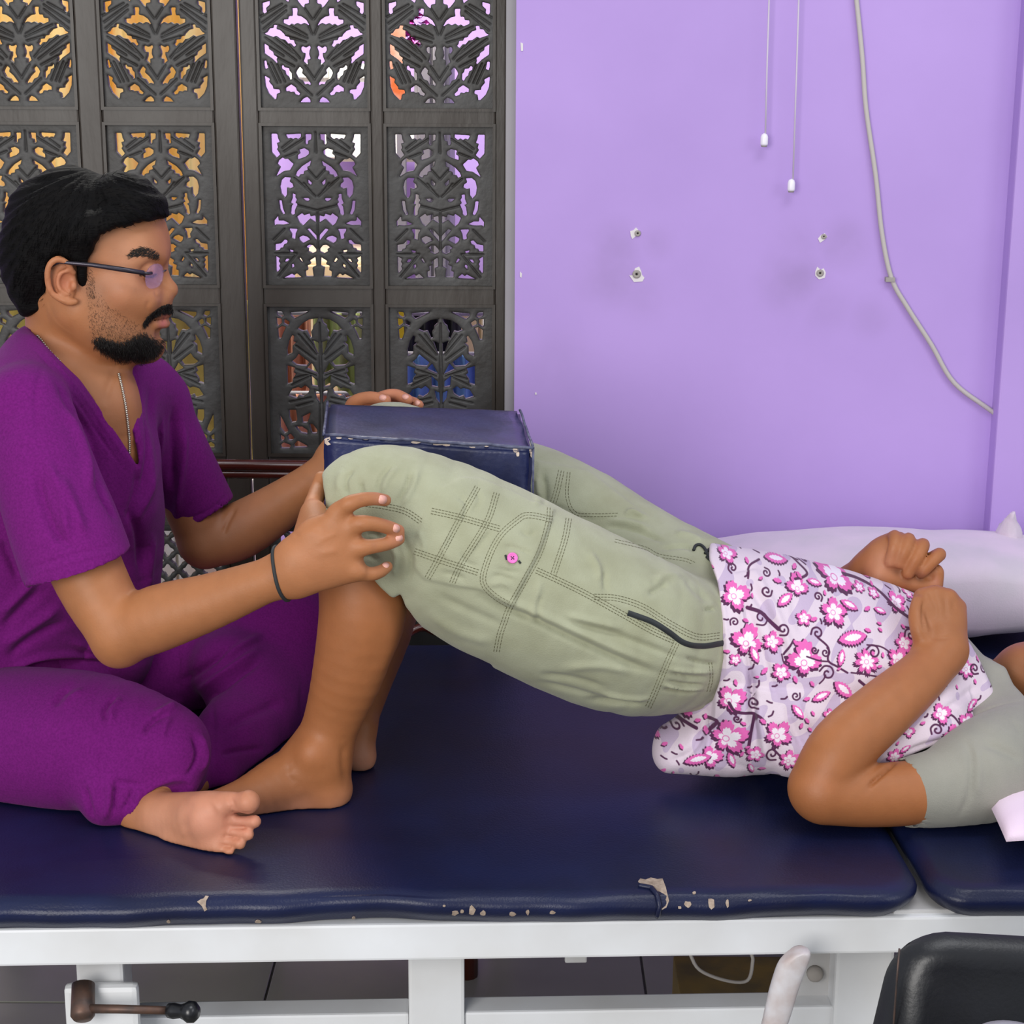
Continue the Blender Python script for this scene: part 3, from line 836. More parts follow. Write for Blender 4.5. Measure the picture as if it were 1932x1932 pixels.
cab('low_cupboard', 200, 470, 930, 1190, 1.75, 0.3, mat('peach_laminate', (238, 208, 190), 0.5, scale=9, rgb2=(248, 246, 238)), 'peach and white low cupboard seen through the lattice panels', 'cupboard', 0.0)
cab('wall_cabinet', 612, 790, 238, 306, 2.9, 0.3, M_wht, 'white wall cabinet seen through the middle of the screen', 'cabinet')
cab('wall_box', 545, 700, 120, 155, 3.0, 0.2, M_wht, 'white box on the far wall behind the top panel', 'box')
cab('side_cabinet', 555, 720, 492, 600, 2.7, 0.4, M_cream, 'cream side cabinet beyond the second row of panels', 'cabinet', 0.0)
cab('tall_cabinet', 780, 850, 60, 560, 2.4, 0.35, M_trim, 'tall grey cabinet behind the right column of panels', 'cabinet', 0.0)
cab('shelf_unit', 860, 950, 585, 640, 2.5, 0.3, M_cream, 'cream shelf unit behind the lower right panel corner', 'shelf', 0.0)
a = P(728, 45, 2.3); b = P(766, 195, 2.3)
tag(box('poster', (a.x, 2.3, b.z), (b.x, 2.304, a.z), M_org), 'orange and white paper poster behind the top right panel', 'poster')
e = empty('poster_post', (a.x, 2.32, 0), 'thin grey post holding the orange poster', 'post')
box('pole', (a.x + 0.02, 2.306, 0), (a.x + 0.04, 2.326, a.z), M_trim, e, 0.002); box('foot', (a.x - 0.05, 2.24, 0.0), (a.x + 0.12, 2.39, 0.015), M_trim, e, 0.003)
a = P(742, 590, 1.735); b = P(762, 650, 1.735)
e = empty('yellow_folder', (a.x, 1.735, b.z), 'yellow plastic folder at the left of the lower right panel', 'folder')
box('cover', (a.x, 1.735, b.z), (b.x, 1.738, a.z + .004), M_yel, e, 0.001); box('spine', (a.x, 1.735, b.z), (a.x + 0.004, 1.746, a.z), M_yel, e, 0.001); box('back_cover', (a.x, 1.743, b.z), (b.x, 1.746, a.z), M_yel, e, 0.001)
bm = bmesh.new(); r_ = random.Random(3)
for k in range(60):
    c = P(772 + r_.uniform(-12, 22), 20 + k * 1.2 + r_.uniform(-4, 4), 2.388)
    v_ = [bm.verts.new(c + Vector((r_.uniform(-.025, .025), r_.uniform(-.012, .012), r_.uniform(-.012, .012)))) for _ in range(3)]
    bm.faces.new(v_)
tag(bm_link('tinsel', bm, M_mag), 'magenta foil tinsel hanging behind the top right panel', 'tinsel', kind='stuff')
# ------------------------------------------------------------------ treatment bench
YAW = math.radians(2.4)
bench = empty('treatment_bench', (0, 0, 0), 'long navy vinyl treatment bench on a white steel frame carrying both people', 'treatment bench')
bench.rotation_euler = (0, 0, YAW)
def bench_child(o):
    o.parent = bench; o.matrix_parent_inverse = Matrix.Identity(4); return o
def mattress(x0, x1, y0, y1, z0, z1, rc, seed, clamp_noise=1.0):
    """vinyl slab with rounded edges, plan corners and an uneven front edge"""
    r = np.random.RandomState(seed); ph = r.rand(8) * 6
    prof = []                                   # (inset, z)
    e = (z1 - z0)
    for t in np.linspace(0, 1, 13):
        a = t * math.pi * 0.5
        prof.append((0.030 * (1 - math.sin(a)) ** 1.0 * 0 + 0.016 * (1 - math.sin(math.pi * min(t * 1.0, 1) * 0.5)) , z0 + e * 0.62 * t))
    for t in np.linspace(0.08, 1, 12):
        a = t * math.pi / 2
        prof.append((0.022 * (1 - math.cos(a)), z0 + e * 0.62 + e * 0.38 * math.sin(a)))
    prof += [(0.05, z1 + 0.0004), (0.12, z1 + 0.0008), (0.22, z1 + 0.001), (min((y1 - y0), (x1 - x0)) / 2 - 0.02, z1 + 0.001)]
    def ring(ins):
        pts = []
        a0, a1, b0, b1 = x0 + ins, x1 - ins, y0 + ins, y1 - ins
        rr = max(rc - ins * 0.6, 0.004); rr = min(rr, (a1 - a0) / 2 - 1e-4, (b1 - b0) / 2 - 1e-4)
        nxx = 200
        for i in range(nxx + 1): pts.append((a0 + rr + (a1 - a0 - 2 * rr) * i / nxx, b0))
        for k in range(1, 8): a = -math.pi / 2 + math.pi / 2 * k / 8; pts.append((a1 - rr + rr * math.cos(a), b0 + rr + rr * math.sin(a)))
        for i in range(31): pts.append((a1, b0 + rr + (b1 - b0 - 2 * rr) * i / 30))
        for k in range(1, 8): a = math.pi / 2 * k / 8; pts.append((a1 - rr + rr * math.cos(a), b1 - rr + rr * math.sin(a)))
        for i in range(101): pts.append((a1 - rr - (a1 - a0 - 2 * rr) * i / 100, b1))
        for k in range(1, 8): a = math.pi / 2 + math.pi / 2 * k / 8; pts.append((a0 + rr + rr * math.cos(a), b1 - rr + rr * math.sin(a)))
        for i in range(31): pts.append((a0, b1 - rr - (b1 - b0 - 2 * rr) * i / 30))
        for k in range(1, 8): a = math.pi + math.pi / 2 * k / 8; pts.append((a0 + rr + rr * math.cos(a), b0 + rr + rr * math.sin(a)))
        return pts
    bm = bmesh.new(); rings = []
    for ins, z in prof:
        rg = []
        for (x, y) in ring(ins):
            q = max(0, 1 - (y - y0) / 0.10)
            wob = 0.0032 * math.sin(x * 7 + ph[0]) + 0.0022 * math.sin(x * 17 + ph[1]) + 0.0014 * math.sin(x * 41 + ph[2]) + 0.0008 * math.sin(x * 83 + ph[5])
            zz = 0.0022 * math.sin(x * 11 + ph[3]) + 0.0014 * math.sin(x * 29 + ph[4])
            rg.append(bm.verts.new((x, y + wob * q * clamp_noise, z + zz * q * (1 if z < z1 - .004 else .35) * clamp_noise)))
        rings.append(rg)
    n = len(rings[0])
    for A, B in zip(rings, rings[1:]):
        for k in range(n): bm.faces.new((A[k], A[(k + 1) % n], B[(k + 1) % n], B[k]))
    bm.faces.new(rings[0][::-1]); bm.faces.new(rings[-1])
    return bm
ZM = BZ - 0.037
xsplit = P(1762, 1690, 0.0).x
m1 = bm_link('mattress', mattress(-1.15, xsplit - 0.002, 0.0, 0.82, ZM, BZ - 0.0016, 0.045, 3), M_navy, None, True); bench_child(m1)
m2 = bm_link('headrest_mattress', mattress(xsplit + 0.006, 1.05, 0.0, 0.93, ZM, BZ - 0.0016, 0.045, 5), M_navy, None, True); bench_child(m2)
bpy.context.view_layer.update()
def world_bvh(o):
    M = o.matrix_world
    return BVHTree.FromPolygons([M @ v.co for v in o.data.vertices], [tuple(p.vertices) for p in o.data.polygons])
mb = world_bvh(m1)
def scraps(poly):
    o = patch('torn_patch', mb, poly, M_torn, None, 0.0004, 0.0006)
    if o: 
        bpy.context.view_layer.update(); M_ = bench.matrix_world.inverted(); o.data.transform(M_); bench_child(o)
scraps([(372, 1702), (378, 1698), (384, 1696), (388, 1691), (394, 1692), (389, 1700), (388, 1710), (391, 1716), (386, 1719), (381, 1710)])
rr_ = random.Random(11)
def blobscrap(u, v, w_, h_):
    k = 8
    scraps([(u + w_ * math.cos(6.28 * i / k) * rr_.uniform(.6, 1.1), v + h_ * math.sin(6.28 * i / k) * rr_.uniform(.6, 1.1)) for i in range(k)])
for q in ((318, 1738, 4, 3), (486, 1738, 7, 3), (667, 1731, 4, 3), (858, 1722, 7, 5), (872, 1719, 5, 4), (890, 1716, 7, 11), (912, 1722, 7, 5), (966, 1724, 8, 4), (996, 1720, 4, 6), (1042, 1721, 7, 3), (838, 1709, 3, 2),
          (1282, 1712, 4, 3), (1298, 1706, 8, 7), (1342, 1704, 8, 11), (1372, 1704, 4, 8), (1414, 1699, 4, 3), (1310, 1685, 4, 3)):
    blobscrap(*q)
scraps([(1204, 1664), (1208, 1659), (1218, 1661), (1228, 1657), (1240, 1660), (1250, 1659), (1256, 1675), (1259, 1688), (1262, 1700), (1257, 1712), (1248, 1716), (1246, 1700), (1243, 1686), (1234, 1672), (1222, 1668), (1210, 1670)])
# flap edge left of the tear
fl_ = drape(mb, [(1205, 1672), (1228, 1676), (1240, 1690), (1244, 1710), (1240, 1728)], 0.001, 3)
if fl_:
    o = tube_obj('seam_lip', [p for p, n in fl_], 0.0028, M_navy, None, 6); bpy.context.view_layer.update(); o.data.transform(bench.matrix_world.inverted()); bench_child(o)

def bbox(name, lo, hi, m, bev=0.003):
    return bench_child(box(name, lo, hi, m, None, bevel=bev))
zr1 = ZM - 0.0005; zr0 = zr1 - 0.041
bbox('side_rail', (-1.15, 0.012, zr0), (1.05, 0.042, zr1), M_white)
bbox('side_rail', (-1.15, 0.79, zr0), (1.05, 0.82, zr1), M_white_d)
bbox('end_rail', (-1.15, 0.042, zr0), (-1.11, 0.79, zr1), M_white); bbox('end_rail', (1.01, 0.042, zr0), (1.05, 0.79, zr1), M_white)
# gap filler seen between the two mattress sections
bbox('cross_bar', (xsplit - 0.03, 0.02, zr1 - 0.012), (xsplit + 0.05, 0.80, zr1 + 0.004), M_white_d, 0.002)
def bx_at(u, Y, v=1860): return P(u, v, Y).x
yp = 0.10
x0, x1 = bx_at(778, yp), bx_at(884, yp)
bbox('post', (x0, yp, 0.03), (x1, yp + 0.05, zr0 + 0.001), M_white, 0.004)
bbox('post', (bx_at(1588, yp), yp, 0.03), (bx_at(1700, yp), yp + 0.05, zr0 + 0.001), M_white, 0.004)
zl = P(600, 1893, yp).z - 0.012
bbox('lower_rail', (bx_at(262, yp), yp + 0.005, zl - 0.055), (x0, yp + 0.04, zl), M_white, 0.003)
bbox('lower_rail', (x1, yp + 0.005, zl - 0.055), (bx_at(1590, yp), yp + 0.04, zl), M_white, 0.003)
xa = bx_at(130, 0.04); xb = bx_at(268, 0.04); zc = P(200, 1847, 0.04).z
bbox('crank_plate', (xa, 0.04, 0.25), (xb, 0.055, zc), M_white, 0.006)
bbox('post', (xa + 0.01, 0.06, 0.03), (xa + 0.06, 0.11, zr0 + 0.001), M_white_d, 0.004)
bbox('bolt_plate', (bx_at(1076, 0.14, 1808), 0.14, P(1076, 1820, .14).z), (bx_at(1118, 0.14, 1808), 0.146, zr0 + 0.001), M_white_d, 0.002)
bbox('gusset_plate', (bx_at(1500, 0.13), 0.13, P(1500, 1900, .13).z), (bx_at(1590, 0.13), 0.136, zr0 + 0.001), M_white_d, 0.002)
pb = P(1553, 1855, 0.12)
o = revolve('wheel_nut', (pb.x, 0.128, pb.z), (0, -1, 0), [(0.009, -0.002), (0.0092, 0.004), (0.007, 0.008), (0.004, 0.009), (0.0001, 0.009)], M_plug, None, 14); bench_child(o)
# crank: pivot, arm, knob
ck = P(165, 1878, 0.02)
cr = revolve('crank', ck, (0.1, -0.8, -0.6), [(0.0001, -0.022), (0.012, -0.022), (0.0125, 0.012), (0.0095, 0.016), (0.0001, 0.017)], M_rust, None, 18); bench_child(cr)
arm_ = tube_obj('crank_arm', [P(172, 1886, 0.012), P(230, 1888, 0.008), P(330, 1893, 0.004)], [0.0048, 0.0046, 0.0042], M_rust, None, 10)
arm_.parent = cr
kn = revolve('crank_knob', P(326, 1893, 0.003), (P(360, 1896, -0.004) - P(326, 1893, 0.003)), [(0.0001, -0.002), (0.0075, -0.002), (0.0082, 0.004), (0.007, 0.012), (0.0088, 0.017), (0.0112, 0.021), (0.0108, 0.027), (0.007, 0.031), (0.0001, 0.032)], M_plastic_blk, None, 20)
kn.parent = cr
o = revolve('rubber_buffer', P(205, 1833, 0.12), (0, 0, 1), [(0.0001, -0.010), (0.019, -0.010), (0.023, -0.002), (0.023, 0.02), (0.0001, 0.02)], M_plastic_blk, None, 18); bench_child(o)
# under-bench wires
tag(tube_obj('hanging_wire', [Vector(q) for q in catmull([P(1300, 1796, .3), P(1320, 1830, .3), P(1370, 1850, .3), P(1410, 1850, .3), P(1420, 1815, .3), P(1418, 1800, .3)], 5)], 0.0022, M_cable, None, 6), 'thin off-white wire looping under the bench rail', 'wire')
M_box = mat('ochre_carton', (142, 118, 58), 0.8, scale=20, rgb2=(110, 96, 60))
e = empty('ochre_carton', P(1300, 1905, .5), 'ochre carton low under the bench beside the white lever', 'carton')
q = P(1290, 1916, .55); q2 = P(1640, 1916, .55)
box('body', (q.x, .5, 0.0), (q2.x, .72, q.z), M_box, e, 0.003); box('flap', (q.x, .45, q.z), (q2.x, .52, q.z + 0.003), M_box, e, 0.001)

# white lever of the bench, standing up in front of the rail
lev = []
for (u, v, r) in ((1300, 2420, 18), (1370, 2200, 20), (1440, 1990, 24), (1462, 1930, 27), (1478, 1870, 30), (1492, 1828, 32), (1499, 1810, 31), (1503, 1800, 25), (1505, 1794, 14)):
    p = P(u, v, -0.03); lev.append((p, px(p, r)))
bm = bmesh.new(); n = 20; rings = []
ax = Vector((0.93, 0, 0.30)).normalized(); up = Vector((0, 1, 0))
lp = catmull([(p.x, p.y, p.z, r) for p, r in lev], 5)
for i, q in enumerate(lp):
    rings.append([bm.verts.new(Vector(q[:3]) + ax * (math.cos(6.2832 * k / n) * q[3]) + up * (math.copysign(abs(math.sin(6.2832 * k / n)) ** 0.6, math.sin(6.2832 * k / n)) * 0.011)) for k in range(n)])
tipc = Vector(lp[-1][:3]) + Vector((0.0005, 0, 0.0015))
for f_ in (0.75, 0.35):
    rings.append([bm.verts.new(tipc.lerp(v.co, f_) + Vector((0, 0, 0.0005 * (1 - f_)))) for v in rings[len(lp) - 1]])
for A, B in zip(rings, rings[1:]):
    for k in range(n): bm.faces.new((A[k], A[(k + 1) % n], B[(k + 1) % n], B[k]))
bm.faces.new(rings[0][::-1]); bm.faces.new(rings[-1])
M_lever = mat('scuffed_white_paint', (214, 212, 216), 0.4, scale=30, rgb2=(186, 170, 166))
tag(bm_link('height_lever', bm, M_lever, None, True), 'scuffed white curved lever rising in front of the bench frame', 'lever')

# black chair back at the lower right
ch = empty('black_chair', P(1820, 1930, -0.30), 'black moulded chair back at the lower right in front of the bench', 'chair')
def chair_back():
    nx, nz = 40, 40
    ux = lambda s: s
    c = P(1690, 1752, -0.30); z1 = c.z; x0 = c.x
    bm = bmesh.new(); F, B = [], []
    W, Hh = 0.42, 0.30
    for j in range(nz + 1):
        fr, br = [], []
        for i in range(nx + 1):
            s = i / nx * 2 - 1; t = j / nz * 2 - 1
            # square with rounded corners
            ss = s; tt = t
            rr = 0.13
            X = ss * W / 2; Z = tt * Hh / 2
            ex = abs(X) - (W / 2 - rr * .35); ez = abs(Z) - (Hh / 2 - rr * .35)
            if ex > 0 and ez > 0:
                L_ = math.hypot(ex, ez); m_ = max(ex, ez)
                k_ = m_ / L_
                X = math.copysign(W / 2 - rr * .35 + ex * k_, X); Z = math.copysign(Hh / 2 - rr * .35 + ez * k_, Z)
            edge = min(1, (1 - max(abs(s), abs(t))) / 0.10)
            bulge = 0.018 * math.sqrt(max(0, 1 - (1 - edge) ** 2)) + 0.016 * math.exp(-((t - 0.42) / 0.34) ** 2) * edge
            sl = 0.035 * (1 - tt) * -1 * (0.5)
            lean = X + (Z - Hh / 2) * 0.16
            fr.append(bm.verts.new((x0 + W / 2 + lean, -0.30 - bulge, z1 - Hh / 2 + Z - 0.02 * (s + 1) * 0.6)))
            br.append(bm.verts.new((x0 + W / 2 + lean, -0.30 + 0.006 * edge, z1 - Hh / 2 + Z - 0.02 * (s + 1) * 0.6)))
        F.append(fr); B.append(br)
    for g in (F, B):
        for j in range(nz):
            for i in range(nx): bm.faces.new((g[j][i], g[j][i + 1], g[j + 1][i + 1], g[j + 1][i]))
    for i in range(nx):
        bm.faces.new((F[0][i], F[0][i + 1], B[0][i + 1], B[0][i])); bm.faces.new((F[nz][i], F[nz][i + 1], B[nz][i + 1], B[nz][i]))
    for j in range(nz):
        bm.faces.new((F[j][0], F[j + 1][0], B[j + 1][0], B[j][0])); bm.faces.new((F[j][nx], F[j + 1][nx], B[j + 1][nx], B[j][nx]))
    return bm
M_chair = mat('black_leatherette', (10, 11, 16), 0.38, scale=40, rgb2=(14, 15, 21), bump=0.1, bscale=300, spec=0.5)
bm_link('backrest', chair_back(), M_chair, ch, True)
pe = P(1690, 1932, -0.3)
tube_obj('side_trim', [P(1697, 1790, -0.325), P(1692, 1850, -0.325), P(1686, 1932, -0.325), P(1678, 2000, -0.325)], 0.0009, M_rust, ch, 6)
gp = P(1912, 1968, -0.46)
box('seat', (pe.x + 0.02, -0.72, pe.z - 0.17), (pe.x + 0.44, -0.315, pe.z - 0.11), M_chair, ch, 0.02, 4)
for dx in (0.04, 0.42):
    for y in (-0.69, -0.33):
        tube_obj('leg', [(pe.x + dx, y, 0.0), (pe.x + dx, y, pe.z - 0.16)], 0.012, M_rust, ch, 10)
M_gseat = mat('grey_stool_top', (150, 150, 154), 0.5)
st = empty('round_cushion', (gp.x, -0.46, pe.z - 0.11), 'light grey thick round cushion on the black chair seat at the bottom right corner', 'cushion')
rs = px(gp, 80); hc_ = gp.z - (pe.z - 0.11)
revolve('cover', (gp.x, -0.46, gp.z), (0, 0, 1), [(0.0001, -hc_), (rs * .9, -hc_), (rs, -hc_ + .01), (rs, -0.02), (rs, -0.006), (rs * .93, 0.002), (rs * .6, 0.006), (0.0001, 0.007)], M_gseat, st, 40)
revolve('welt', (gp.x, -0.46, gp.z - 0.013), (0, 0, 1), [(rs * .98, -0.003), (rs * 1.02, -0.001), (rs * 1.02, 0.001), (rs * .98, 0.003)], M_plug, st, 40)

# ------------------------------------------------------------------ navy foam block held between the knees
Yb0, Yb1 = 0.335, 0.52
tl, tr_, bl, br_ = P(611, 822, Yb0), P(1006, 846, Yb0), P(618, 761, Yb1), P(981, 774, Yb1)
down = Vector((0.0, 0, -0.135)) 
blk = empty('foam_block', (tl + tr_ + bl + br_) / 4, 'navy vinyl foam block with scuffed beige corners held between the raised knees', 'block')
bm = bmesh.new()
vs = [bm.verts.new(q) for q in (tl, tr_, br_, bl, tl + down + Vector((-.002, 0, 0)), tr_ + down + Vector((-.004, 0, 0)), br_ + down, bl + down)]
for f_ in ((0, 1, 2, 3), (7, 6, 5, 4), (0, 4, 5, 1), (1, 5, 6, 2), (2, 6, 7, 3), (3, 7, 4, 0)): bm.faces.new([vs[i] for i in f_])
bmesh.ops.subdivide_edges(bm, edges=bm.edges, cuts=14, use_grid_fill=True)
cen = (tl + tr_ + bl + br_) / 4 + down / 2
nz_ = lambda p, k: math.sin(p.x * k + 1) * math.sin(p.z * k * 1.3 + 2) * math.sin(p.y * k * .9)
for v in bm.verts:
    d_ = (v.co - cen).normalized(); v.co += d_ * (0.0012 * nz_(v.co, 60) + 0.0008 * nz_(v.co, 140))
bmesh.ops.bevel(bm, geom=[e for e in bm.edges if len(e.link_faces) == 2 and e.calc_face_angle() > 0.9], offset=0.004, segments=2, affect='EDGES')
blko = bm_link('cover', bm, M_navy_box, blk, True)
bb = BVHTree.FromBMesh((lambda b: (b.from_mesh(blko.data), b)[1])(bmesh.new()))
def wig(a, b, n=24, amp=0.0012):
    return [a.lerp(b, i / n) + Vector((0, -0.002, 0.001 + amp * math.sin(i * 1.1) * math.sin(i * 0.37 + 1))) for i in range(n + 1)]
M_pipe = mat('worn_piping', (96, 100, 124), 0.5, scale=90, rgb2=(30, 34, 70))
tube_obj('piping', wig(tl + Vector((.002, 0, 0)), tr_), 0.0019, M_pipe, blk, 6)
tube_obj('piping', wig(tr_, br_, 12), 0.0017, M_pipe, blk, 6)
tube_obj('piping', wig(tl, bl, 10), 0.0017, M_pipe, blk, 6)
tube_obj('piping', [tr_ + Vector((0, -0.001, 0)), tr_ + down * .5 + Vector((0, -0.002, 0)), tr_ + down], 0.0015, M_pipe, blk, 6)
M_chip = mat('bare_backing_cloth', (214, 196, 180), 0.9)
def bchip(poly): patch('scuffed_patch', bb, poly, M_chip, blk, 0.0006, 0.0006)
bchip([(612, 828), (622, 824), (624, 829), (618, 832), (624, 838), (618, 840), (613, 836)])
for u, v, w_, h_ in ((640, 826, 6, 1.6), (662, 827, 5, 2), (690, 828, 7, 2), (786, 834, 10, 3), (826, 837, 12, 3.2), (842, 839, 8, 3), (892, 844, 6, 1.6), (972, 849, 5, 5), (977, 856, 3, 6), (1002, 850, 4, 7), (1003, 858, 2.5, 7), (918, 842, 4, 1.2), (722, 828, 5, 1.4)):
    bchip([(u + w_ * math.cos(6.28 * i / 8) * rr_.uniform(.7, 1.1), v + h_ * math.sin(6.28 * i / 8) * rr_.uniform(.7, 1.1)) for i in range(8)])

# ------------------------------------------------------------------ pillows
def pillow(name, c, sx, sy, sz, m, lab, rot=0.0, group=None, seed=1, pw=0.42):
    f = 44; V = []; Q = []
    idx = {}
    for side in (1, -1):
        for j in range(f + 1):
            for i in range(f + 1):
                s = i / f * 2 - 1; t = j / f * 2 - 1
                h = (max(0, 1 - s * s) * max(0, 1 - t * t)) ** pw
                pinch = 1 - 0.07 * (1 - abs(t)) * abs(s) ** 3 * 0 - 0.06 * (1 - s * s) * abs(t) ** 4
                pin2 = 1 - 0.06 * (1 - t * t) * abs(s) ** 4
                key = (i, j, side if 0 < i < f and 0 < j < f else 0)
                if key not in idx:
                    idx[key] = len(V); V.append((s * sx / 2 * pin2, t * sy / 2 * pinch, side * h * sz / 2))
    for side in (1, -1):
        for j in range(f):
            for i in range(f):
                k = [(i, j), (i + 1, j), (i + 1, j + 1), (i, j + 1)]
                q = [idx[(a, b, side if 0 < a < f and 0 < b < f else 0)] for a, b in k]
                Q.append(q if side == 1 else q[::-1])
    V = np.array(V); Q = np.array(Q)
    V[:, 2] += noise3(V, 26, seed) * 0.004 * (np.abs(V[:, 2]) > 0.003)
    R_ = np.array(Euler((0, 0, rot)).to_matrix()); V = V @ R_.T + np.array(c)
    e = empty(name, c, lab, 'pillow', group)
    o = vq_link('cover', V, Q, m, e)
    return e, V, Q
zt_ = BZ + 0.005
bol, Vb, Qb = pillow('bolster_pillow', (P(1690, 1085, 0.80).x, 0.868, BZ + 0.078), 0.60, 0.27, 0.142, M_pillow, 'long pale lilac pillow lying against the wall behind the patient', 0.03, pw=0.3)
# knotted corner of its case
bm = bmesh.new()
kc = P(1902, 1012, 0.90)
for (du, dv, r0, r1, tip) in ((0, 0, 20, 7, (8, -44)), (-6, 4, 18, 6, (-28, 14)), (10, 4, 16, 7, (34, 36)), (4, -4, 12, 6, (22, -8))):
    a_ = P(1902 + du, 1016 + dv, 0.90); b_ = P(1902 + tip[0], 1012 + tip[1], 0.885)
    tube(bm, [a_, a_.lerp(b_, .35), a_.lerp(b_, .7), b_], [px(a_, r0 * 1.35), px(a_, r0 * 1.2), px(a_, r1 * 1.7), px(a_, r1 * .6)], 9)
bmesh.ops.subdivide_edges(bm, edges=bm.edges, cuts=1)
for v in bm.verts: v.co += Vector((nz_(v.co, 200), nz_(v.co + Vector((.3, .1, 0)), 180), nz_(v.co, 230))) * 0.004
bm_link('case_corner', bm, M_pillow, bol, True)
hp, Vh, Qh = pillow('head_pillow', (P(1868, 1545, 0.12).x + 0.19, 0.315, BZ + 0.036), 0.38, 0.52, 0.07, mat('pink_white_cotton', (236, 214, 232), 0.9, bump=0.1, bscale=500), 'thin pink-white pillow under the head of the lying patient', 0.0, seed=4)
# ================================================================== people
def raise_poly(V, Q, poly, h, soft=4.0):
    N = vnormals(V, Q); uv = project(V)
    view = CAMn - V; view /= np.linalg.norm(view, axis=1)[:, None]
    f = np.clip((N * view).sum(1) * 2.2, 0, 1)
    pa = np.array(poly); m = np.where(((uv > pa.min(0) - 10) & (uv < pa.max(0) + 10)).all(1))[0]
    D = np.zeros(len(V))
    D[m] = h / (1 + np.exp(np.clip(poly_sd(uv[m], poly) / soft * 3, -30, 30)))
    return V + N * (D * f)[:, None]
def strands(name, t, uvs, m, parent, length, rad, dirf, kind='stuff', seg=3, jitter=0.35, lift=0.35, seed=1, curl=0.3):
    """short tapered hairs rooted where pixel rays meet the surface"""
    r = random.Random(seed); V = []; Fc = []
    for (u, v) in uvs:
        h, n = hit(t, u, v, -0.0006)
        if h is None: continue
        d = Vector(dirf(u, v)); d = d - n * d.dot(n)
        if d.length < 1e-6: continue
        d.normalize()
        s = n.cross(d)
        d = (d + s * r.gauss(0, jitter) + n * lift * r.uniform(0.5, 1.3)).normalized()
        L = length * r.uniform(0.6, 1.25); rr = rad * r.uniform(0.8, 1.2)
        s = n.cross(d).normalized(); q = s.cross(d).normalized()
        pts = [h, h + d * L * 0.5 + n * L * 0.04, h + (d - n * curl * r.uniform(0, 1)).normalized() * L]
        base = len(V)
        for k, w_ in ((0, 1.0), (1, 0.75)):
            for j in range(3):
                a = 2.0944 * j
                V.append(pts[k] + (s * math.cos(a) + q * math.sin(a)) * rr * w_)
        V.append(pts[2])
        for j in range(3):
            Fc.append((base + j, base + (j + 1) % 3, base + 3 + (j + 1) % 3, base + 3 + j)); Fc.append((base + 3 + j, base + 3 + (j + 1) % 3, base + 6))
    me = bpy.data.meshes.new(name); me.from_pydata([tuple(p) for p in V], [], Fc)
    o = link(name, me, m, parent, True)
    return tag(o, kind=kind)
def inpoly(poly, n, seed, dens=None):
    r = np.random.RandomState(seed); pa = np.array(poly, float); out = []
    while len(out) < n:
        c = r.rand(n * 3, 2) * (pa.max(0) - pa.min(0)) + pa.min(0)
        c = c[poly_sd(c, poly) < 0]
        if dens is not None: c = c[r.rand(len(c)) < np.array([dens(u, v) for u, v in c])]
        out += [tuple(q) for q in c]
    return out[:n]

M_skin = mat('warm_brown_skin', (182, 124, 84), 0.52, attr='Col', var=0.07, scale=60, bump=0.10, bscale=450, sss=0.10, spec=0.35)
M_scrub = mat('purple_cotton', (114, 26, 112), 0.9, var=0.0, scale=400, rgb2=(100, 21, 99), bump=0.3, bscale=900, sheen=0.04, spec=0.1)
M_hair = mat('black_hair', (9, 8, 9), 0.72, scale=40, rgb2=(14, 12, 12), stretch=(1, 1, 6), bump=0.5, bscale=120, spec=0.12)
M_beard = mat('black_beard_hair', (22, 17, 14), 0.6)
M_stub = mat('brown_stubble', (46, 33, 27), 0.7)
M_nail = mat('pale_fingernail', (226, 168, 152), 0.3, spec=0.5)
M_metal = mat('gunmetal', (70, 66, 74), 0.3, metal=0.7)
M_silver = mat('silver', (196, 190, 176), 0.28, metal=0.85)
M_thread = mat('black_thread', (38, 42, 44), 0.7)
M_lens = mat('lilac_reflection_lens', (222, 206, 236), 0.03, trans=0.93, spec=0.6, alpha=0.38)  # lilac tone paints in the reflection on the lens

base_m = P(60, 1400, 0.40)
man = empty('person', (base_m.x, 0.40, BZ), 'bespectacled man in purple scrubs with dark hair, sitting cross-legged and bracing the raised knees', 'person')

YH = 0.42
T_d = np.array([0.89, -0.45, 0.0])
H = 0.0023
fb = Field((-0.82, 0.02, BZ - 0.004), (0.02, 0.82, 1.36), H)
# trunk (inside the shirt)
fb.chain([(40, 1330, .43, 190), (60, 1150, .43, 175), (95, 980, .43, 205), (114, 860, .43, 212), (128, 770, .43, 160)], 0.02, T_d, 0.62)
fb.chain([(140, 716, .43, 58), (60, 780, .29, 44)], 0.02); fb.chain([(160, 716, .43, 58), (286, 760, .56, 44)], 0.02)
# neck and head
fb.chain([(128, 560, .43, 84), (140, 640, .43, 80), (156, 705, .425, 82), (172, 770, .42, 84)], 0.02)
fb.ell(166, 450, YH, 136, 118, 112, 0.02)
fb.ell(218, 545, YH, 90, 126, 92, 0.02)
fb.ell(150, 540, YH, 92, 90, 100, 0.02)
for s in (-1, 1):
    fb.chain([(150, 588, YH + s * .047, 34), (205, 632, YH + s * .034, 36), (268, 648, YH + s * .011, 28)], 0.025)
    fb.chain([(236, 548, YH + s * .043, 34), (270, 560, YH + s * .030, 30)], 0.02)          # cheek
    fb.chain([(262, 477, YH + s * .036, 20), (296, 479, YH + s * .016, 15)], 0.02)           # brow
    fb.ell(286, 512, YH + s * .032, 15, 15, 15, 0.02, op='cut')                                # eye hollow
    fb.ell(278, 513, YH + s * .032, 15.5, 14, 17, 0.003)                                        # closed lid
chin = [(284, 656, YH, 22), (290, 644, YH, 20)]
fb.chain(chin, 0.015)
fb.ell(262, 446, YH, 45, 48, 66, 0.03)
